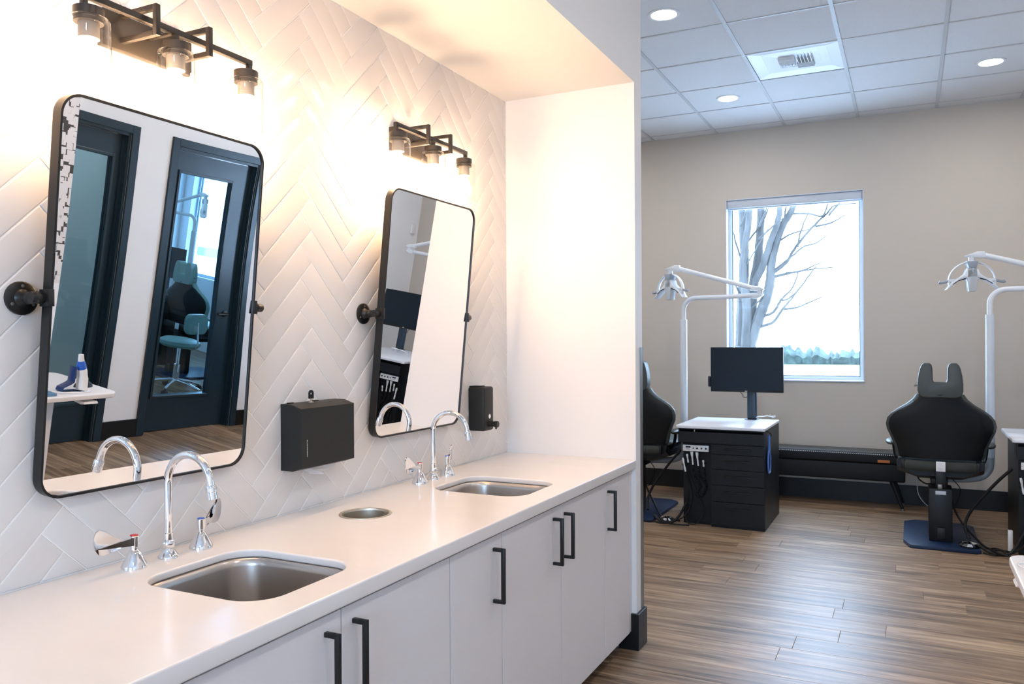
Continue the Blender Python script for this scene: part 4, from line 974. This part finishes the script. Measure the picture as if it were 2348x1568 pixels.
for dx, side in ((-2.204, 'left'), (0.0, 'right')):
    wh = 'the half-hidden chair' if side == 'left' else 'the right-hand chair'
    cord([(0.595+dx, 6.20, 0.55), (0.50+dx, 6.22, 0.44), (0.37+dx, 6.24, 0.26), (0.325+dx, 6.22, 0.15), (0.345+dx, 6.15, 0.075)], 0.010, 'thick black hose slanting from cart to foot control at %s' % wh)
    cord([(0.24+dx, 6.34, 0.36), (0.27+dx, 6.36, 0.22), (0.33+dx, 6.33, 0.12), (0.44+dx, 6.20, 0.02), (0.53+dx, 6.17, 0.012), (0.60+dx, 6.14, 0.012)], 0.007, 'black cord curving from under %s to the floor' % wh)
    cord([(0.40+dx, 6.13, 0.042), (0.46+dx, 6.08, 0.014), (0.55+dx, 6.06, 0.012), (0.60+dx, 6.10, 0.05), (0.66+dx, 6.12, 0.16)], 0.010, 'thick black hose along the floor from foot control to cart beside %s' % wh)
    cord([(0.42+dx, 6.06, 0.010), (0.48+dx, 6.03, 0.009), (0.53+dx, 6.08, 0.009), (0.545+dx, 6.16, 0.012), (0.50+dx, 6.21, 0.012), (0.465+dx, 6.14, 0.02), (0.50+dx, 6.04, 0.024), (0.58+dx, 6.01, 0.012), (0.70+dx, 6.04, 0.009)], 0.006, 'looped black cord on the floor beside %s' % wh)
    cord([(0.20+dx, 6.44, 0.42), (0.11+dx, 6.42, 0.38), (0.06+dx, 6.42, 0.40), (0.04+dx, 6.44, 0.425)], 0.005, 'black cord looped under the seat of %s' % wh)
    cord([(0.04+dx, 6.45, 0.42), (0.045+dx, 6.46, 0.30), (0.10+dx, 6.46, 0.22), (0.155+dx, 6.45, 0.21)], 0.003, 'thin grey cord hanging below the seat of %s' % wh, 'enamel_grey')
    cord([(0.26+dx, 6.46, 0.42), (0.31+dx, 6.46, 0.34), (0.27+dx, 6.46, 0.22), (0.23+dx, 6.46, 0.20)], 0.003, 'thin dark cord looped behind the lift column of %s' % wh)
b = bmesh.new(); bx(b, 0.0, 0.028, 0, 0.03, 0, 0.14, 0.004); tag(obj('power_plug', b, 'white_plastic', loc=(0.572, 6.215, 0)), 'white upright plug box on the floor beside the right-hand cart', 'plug')
b = bmesh.new(); bx(b, -0.02, 0, -0.04, 0.04, -0.055, 0.055, 0.006); t = tag(obj('motion_sensor', b, 'white_plastic', loc=(XR-0.0005, 7.50, 2.02)), 'small white motion sensor high in the corner, seen in the mirror', 'sensor')

# ------------------------------------------------------------------ white desk and what stands on it (seen in the large mirror)
t = thing('desk', 'white desk whose corner shows at the right edge and in the large mirror', 'desk', (0.54, 2.36, 0))
b = bmesh.new(); prism(b, rrect(0.545, 1.13, 0.05, 6, 0.0, 0.0), 0.713, 0.740, 'z', 0.006, 3); obj('desktop', b, 'desk_white', t)
for y in (-0.33, 0.33):
    obj('leg_column', box(-0.045, 0.045, y-0.035, y+0.035, 0.03, 0.7125, 0.004), 'desk_white', t)
    obj('foot', box(-0.25, 0.25, y-0.04, y+0.04, 0.0, 0.03, 0.008), 'desk_white', t)
b = bmesh.new(); prism(b, [(-0.262, 0.700), (-0.270, 0.690), (-0.240, 0.684), (-0.15, 0.692), (-0.15, 0.708)], 0.37, 0.45, 'y', 0.003); obj('height_lever', b, 'desk_white', t)
t = thing('scanner_stand', 'dark blue bent metal stand on the desk, in the large mirror', 'stand', (0.37, 2.71, 0.740))
b = bmesh.new(); w = 0.028
prof = [(0.045, 0.0), (0.045, 0.003), (-0.040, 0.003), (-0.055, 0.012), (-0.050, 0.024), (-0.012, 0.040), (0.004, 0.050), (0.006, 0.130), (0.003, 0.130), (0.000, 0.053), (-0.016, 0.043), (-0.054, 0.027), (-0.060, 0.010), (-0.046, 0.0)]
prism(b, [(-p[0], p[1]) for p in prof], -w, w, 'x', 0.0008); obj('bracket', b, 'stand_blue', t, rot=(0, 0, PI))
t2 = thing('intraoral_scanner', 'white handheld scanner with blue collar leaning in its stand, in the large mirror', 'scanner', (0.352, 2.742, 0.7480))
b = bmesh.new(); axis = [(0.0, 0.018, 0.0), (0.0, 0.020, 0.006), (0.0, 0.018, 0.06), (0.0, 0.008, 0.115)]; sweep(b, catmull(axis, 4), [0.016]+[0.024]*4+[0.026]*4+[0.023]*3+[0.020], 16, rv=[0.016]+[0.030]*4+[0.031]*4+[0.027]*3+[0.022]); obj('body', b, 'white_plastic', t2)
b = bmesh.new(); sweep(b, [(0, 0.008, 0.112), (0, 0.001, 0.130), (0, -0.003, 0.152)], [0.0225, 0.022, 0.017], 16, rv=[0.025, 0.024, 0.018]); obj('collar', b, 'blue_plastic', t2, label='blue collar')
b = bmesh.new(); sweep(b, [(0, -0.003, 0.152), (0, -0.006, 0.166), (0, -0.008, 0.186)], [0.0155, 0.0145, 0.013], 16); obj('tip', b, 'white_plastic', t2)
b = bmesh.new(); sweep(b, catmull([(0, 0.03, 0.004), (-0.05, 0.04, 0.002), (-0.075, 0.0, 0.004), (-0.05, -0.05, 0.002), (-0.03, -0.10, 0.0), (0.02, -0.14, -0.0005)], 8), 0.0028, 8); obj('cable', b, 'white_plastic', t2)
b = bmesh.new(); sphere(b, (0, 0, 0.0), 1.0, 18, 10, (0.032, 0.052, 0.034)); bmesh.ops.bisect_plane(b, geom=b.verts[:]+b.edges[:]+b.faces[:], plane_co=(0, 0, 0), plane_no=(0, 0, -1), clear_outer=True); bmesh.ops.holes_fill(b, edges=[e for e in b.edges if e.is_boundary])
ms = thing('computer_mouse', 'black computer mouse on the white desk, in the large mirror', 'mouse', (0.44, 2.835, 0.7402))
obj('shell', b, 'plastic_black', ms); b = bmesh.new(); lathe(b, [(0.006, -0.004), (0.006, 0.004)], (0, 0.026, 0.029), 12, 'x'); obj('wheel', b, 'rubber', ms)
t = thing('laptop', 'blue-grey laptop at the desk edge, in the large mirror', 'laptop', (0.42, 2.46, 0.740))
obj('keyboard_base', box(-0.13, 0.12, -0.17, 0.13, 0.0, 0.014, 0.003), 'laptop_blue', t)
b = bmesh.new(); bx(b, 0.0, 0.008, -0.17, 0.13, 0.0, 0.18, 0.003); obj('lid', b, 'laptop_blue', t, loc=(0.115, 0, 0.014), rot=(0, math.radians(18), 0))
b = bmesh.new(); prism(b, [(-0.02, 0.0), (0.02, 0.0), (0.055, 0.055), (0.03, 0.06)], 0, 0.006, 'x', 0.001); obj('stylus_flap', b, 'white_plastic', t, loc=(0.03, 0.10, 0.014))

# ------------------------------------------------------------------ room behind the second door
chair3 = dental_chair((3.52, 6.34, 0), 'treatment chair, teal tint of the door glass put into its vinyl, seen through the glass door in the large mirror', 'glass_tint_vinyl')
cart3 = dup(cart1, (3.96, 5.97, 0), None, 'black treatment cart seen through the glass door in the large mirror')
monitor((4.36, 6.62, 0.757), 'dark monitor seen through the glass door in the large mirror')
dental_light((3.90, 6.53, 0), 'white treatment light seen through the glass door in the large mirror', math.radians(40))
t = thing('stool', 'wheeled stool, teal tint of the door glass put into its seat, seen through the glass door in the large mirror', 'stool', (2.87, 5.60, 0))
b = bmesh.new(); lathe(b, [(0.05, 0.445), (0.17, 0.452), (0.192, 0.475), (0.188, 0.505), (0.15, 0.525), (0.05, 0.532)], segs=28); obj('seat', b, 'glass_tint_vinyl', t)
b = bmesh.new(); lathe(b, [(0.03, 0.10), (0.03, 0.27), (0.018, 0.275), (0.018, 0.446)], segs=18); obj('gas_lift', b, 'chrome', t)
for k in range(5):
    a = 2*PI*k/5+0.4; b = bmesh.new(); sweep(b, [(0, 0, 0.115), (0.14*math.cos(a), 0.14*math.sin(a), 0.10), (0.27*math.cos(a), 0.27*math.sin(a), 0.068)], [0.020, 0.015, 0.012], 10); lg = obj('leg', b, 'chrome', t)
    b = bmesh.new(); lathe(b, [(0.026, -0.018), (0.028, -0.01), (0.028, 0.01), (0.026, 0.018)], (0.27*math.cos(a), 0.27*math.sin(a), 0.028), 14, 'y'); obj('caster', b, 'rubber', lg)
b = bmesh.new(); prism(b, rrect(0.30, 0.20, 0.07, 6, 0, 0.70), -0.02, 0.035, 'y', 0.012, 3); obj('backrest', b, 'glass_tint_vinyl', t, loc=(-0.16, 0.02, 0), rot=(0, 0, math.radians(80)))
b = bmesh.new(); sweep(b, catmull([(-0.05, 0, 0.45), (-0.17, 0.01, 0.45), (-0.215, 0.02, 0.50), (-0.205, 0.02, 0.62), (-0.195, 0.02, 0.72)], 6), 0.009, 10); obj('back_support', b, 'chrome', t)

# ------------------------------------------------------------------ outside
struct('ground', box(-90, 90, YF+0.25, 130, -0.35, -0.25), 'snow', 'bright pale ground outside the window')
def patch(name, P, z, m, lab, cat):
    b = bmesh.new(); prism(b, P, -0.25, -0.25+z, 'z'); return tag(obj(name, b, m, smooth=False), lab, cat)
patch('lawn', [(-40, 49.5), (-5.4, 47.6), (-3.0, 44.0), (6, 38), (40, 40), (40, 55.4), (-40, 55.4)], 0.02, 'grass', 'strip of green grass far outside the window', 'lawn')
patch('road', [(-3.6, 45.0), (-2.2, 40.0), (40, 28), (40, 39.9), (6, 37.9)], 0.015, 'asphalt', 'grey roadway beyond the snow outside the window', 'road')
b = bmesh.new(); r3 = random.Random(11)
N = 300; top = []
for i in range(N+1):
    x = -24+48*i/N; top.append((x, 0.62+0.12*math.sin(i*0.5)+r3.uniform(-0.22, 0.22)+0.22*math.exp(-((x+7.2)/1.2)**2)))
rings = []
for x, h in top: rings.append([(x, 56.0, -0.235), (x, 55.7+r3.uniform(-0.2, 0.2), h*0.5-0.1), (x, 56.3, h), (x, 57.1, h*0.8), (x, 57.6, -0.235)])
loft(b, rings); tag(obj('hedge', b, 'hedge', smooth=True, ang=60), 'dark low hedge along the far edge of the lawn outside', 'hedge')
tr = thing('bare_tree', 'bare many-stemmed tree outside the tall window', 'tree', (-2.30, 13.0, -0.25))
def limb(name, P, ra, rb, dy=0.0, par=tr, n=6):
    C = catmull([(x+2.30, (dy*i/(len(P)-1)) if len(P) > 1 else 0, z+0.25) for i, (x, z) in enumerate(P)], n)
    C = [c+Vector((r3.uniform(-1, 1), r3.uniform(-1, 1), 0))*0.006 for c in C]
    m_ = len(C); b = bmesh.new(); sweep(b, C, [ra+(rb-ra)*i/(m_-1) for i in range(m_)], 9 if ra > 0.03 else 6, up=(0, 1, 0)); return obj(name, b, 'bark', par)
limb('trunk', [(-2.32, -0.25), (-2.34, 0.2), (-2.36, 0.75), (-2.35, 1.3)], 0.26, 0.15)
limb('stem', [(-2.42, 0.72), (-2.41, 1.36), (-2.40, 2.01), (-2.37, 2.65), (-2.40, 3.19), (-2.45, 3.95), (-2.5, 5.2)], 0.10, 0.045, 0.3)
limb('stem', [(-2.36, 0.9), (-2.33, 1.26), (-2.30, 1.9), (-2.34, 2.44), (-2.30, 2.86), (-2.23, 3.29), (-2.20, 3.93), (-2.15, 5.0)], 0.085, 0.035, -0.3)
limb('stem', [(-2.30, 0.8), (-2.27, 1.15), (-2.26, 1.68), (-2.22, 2.26), (-2.16, 2.64), (-2.12, 3.17), (-2.10, 3.92), (-2.05, 5.0)], 0.095, 0.05, 0.2)
limb('stem', [(-2.23, 2.2), (-2.06, 2.55), (-1.96, 2.84), (-1.81, 3.26), (-1.77, 3.68), (-1.7, 4.8)], 0.06, 0.035, -0.2)
limb('stem', [(-2.30, 0.9), (-2.26, 1.32), (-2.13, 1.75), (-2.03, 2.0), (-1.96, 2.29), (-1.94, 2.55), (-1.87, 2.88), (-1.75, 3.19), (-1.63, 3.39), (-1.55, 3.66), (-1.4, 4.6)], 0.10, 0.035, 0.0)
K = [[(-2.12, 1.75), (-1.90, 1.83), (-1.78, 2.01), (-1.60, 2.20), (-1.51, 2.44)], [(-2.09, 1.61), (-1.90, 1.68), (-1.76, 1.87), (-1.62, 2.03), (-1.40, 2.31), (-1.26, 2.50)],
     [(-1.93, 2.42), (-1.71, 2.58), (-1.55, 2.82), (-1.28, 3.12), (-1.10, 3.27), (-0.99, 3.37), (-0.69, 3.37)], [(-1.93, 2.37), (-1.68, 2.43), (-1.48, 2.47), (-1.22, 2.59)],
     [(-1.72, 2.43), (-1.52, 2.45), (-1.28, 2.48), (-1.03, 2.49)], [(-1.86, 2.90), (-1.63, 3.03), (-1.38, 3.08)], [(-1.66, 3.34), (-1.36, 3.30), (-1.16, 3.24), (-1.07, 3.45), (-1.08, 3.62)],
     [(-1.76, 1.87), (-1.56, 1.90), (-1.38, 1.98), (-1.21, 2.06)], [(-1.92, 2.46), (-1.63, 2.70), (-1.48, 2.84), (-1.32, 2.89), (-1.16, 3.01)], [(-2.36, 2.44), (-2.29, 2.56), (-2.16, 2.73), (-1.91, 3.10)],
     [(-2.28, 2.95), (-2.07, 3.28), (-1.98, 3.59)], [(-2.37, 2.60), (-2.48, 3.05), (-2.49, 3.41)], [(-2.12, 2.98), (-1.91, 3.10), (-1.69, 3.21)], [(-2.26, 1.9), (-2.10, 2.02), (-2.02, 2.15)],
     [(-1.55, 2.82), (-1.50, 3.05), (-1.38, 3.35)], [(-1.28, 3.12), (-1.05, 3.14), (-0.85, 3.22)], [(-1.78, 2.01), (-1.66, 2.02), (-1.50, 2.12)], [(-2.12, 3.17), (-2.02, 3.45), (-1.98, 3.8)], [(-1.75, 3.19), (-1.70, 3.45), (-1.58, 3.7)], [(-1.10, 3.27), (-0.9, 3.5), (-0.75, 3.75)], [(-2.40, 2.1), (-2.55, 2.5), (-2.6, 3.0)], [(-2.40, 3.19), (-2.30, 3.5), (-2.32, 3.9)]]
for i, P in enumerate(K): limb('branch', P, 0.026 if i < 4 else 0.018, 0.008, r3.uniform(-0.5, 0.5))
for j, (x, y, r) in enumerate(((5.0, 10.6, 0.75), (7.0, 11.6, 0.95))):
    b = bmesh.new(); bmesh.ops.create_icosphere(b, subdivisions=4, radius=1.0)
    for v in b.verts:
        k = 1+0.16*math.sin(9*v.co.x+3*j)*math.sin(8*v.co.y)*math.sin(9*v.co.z)+r3.uniform(-0.07, 0.07); v.co = Vector((v.co.x*r*k, v.co.y*r*k, r*1.15*k*v.co.z+r*1.0))
    tag(obj('shrub', b, 'shrub', loc=(x, y, -0.25), ang=10), ('rounded green shrub nearer the small room window' if j == 0 else 'taller green shrub behind the first, outside the small room'), 'shrub', 'green shrubs outside')
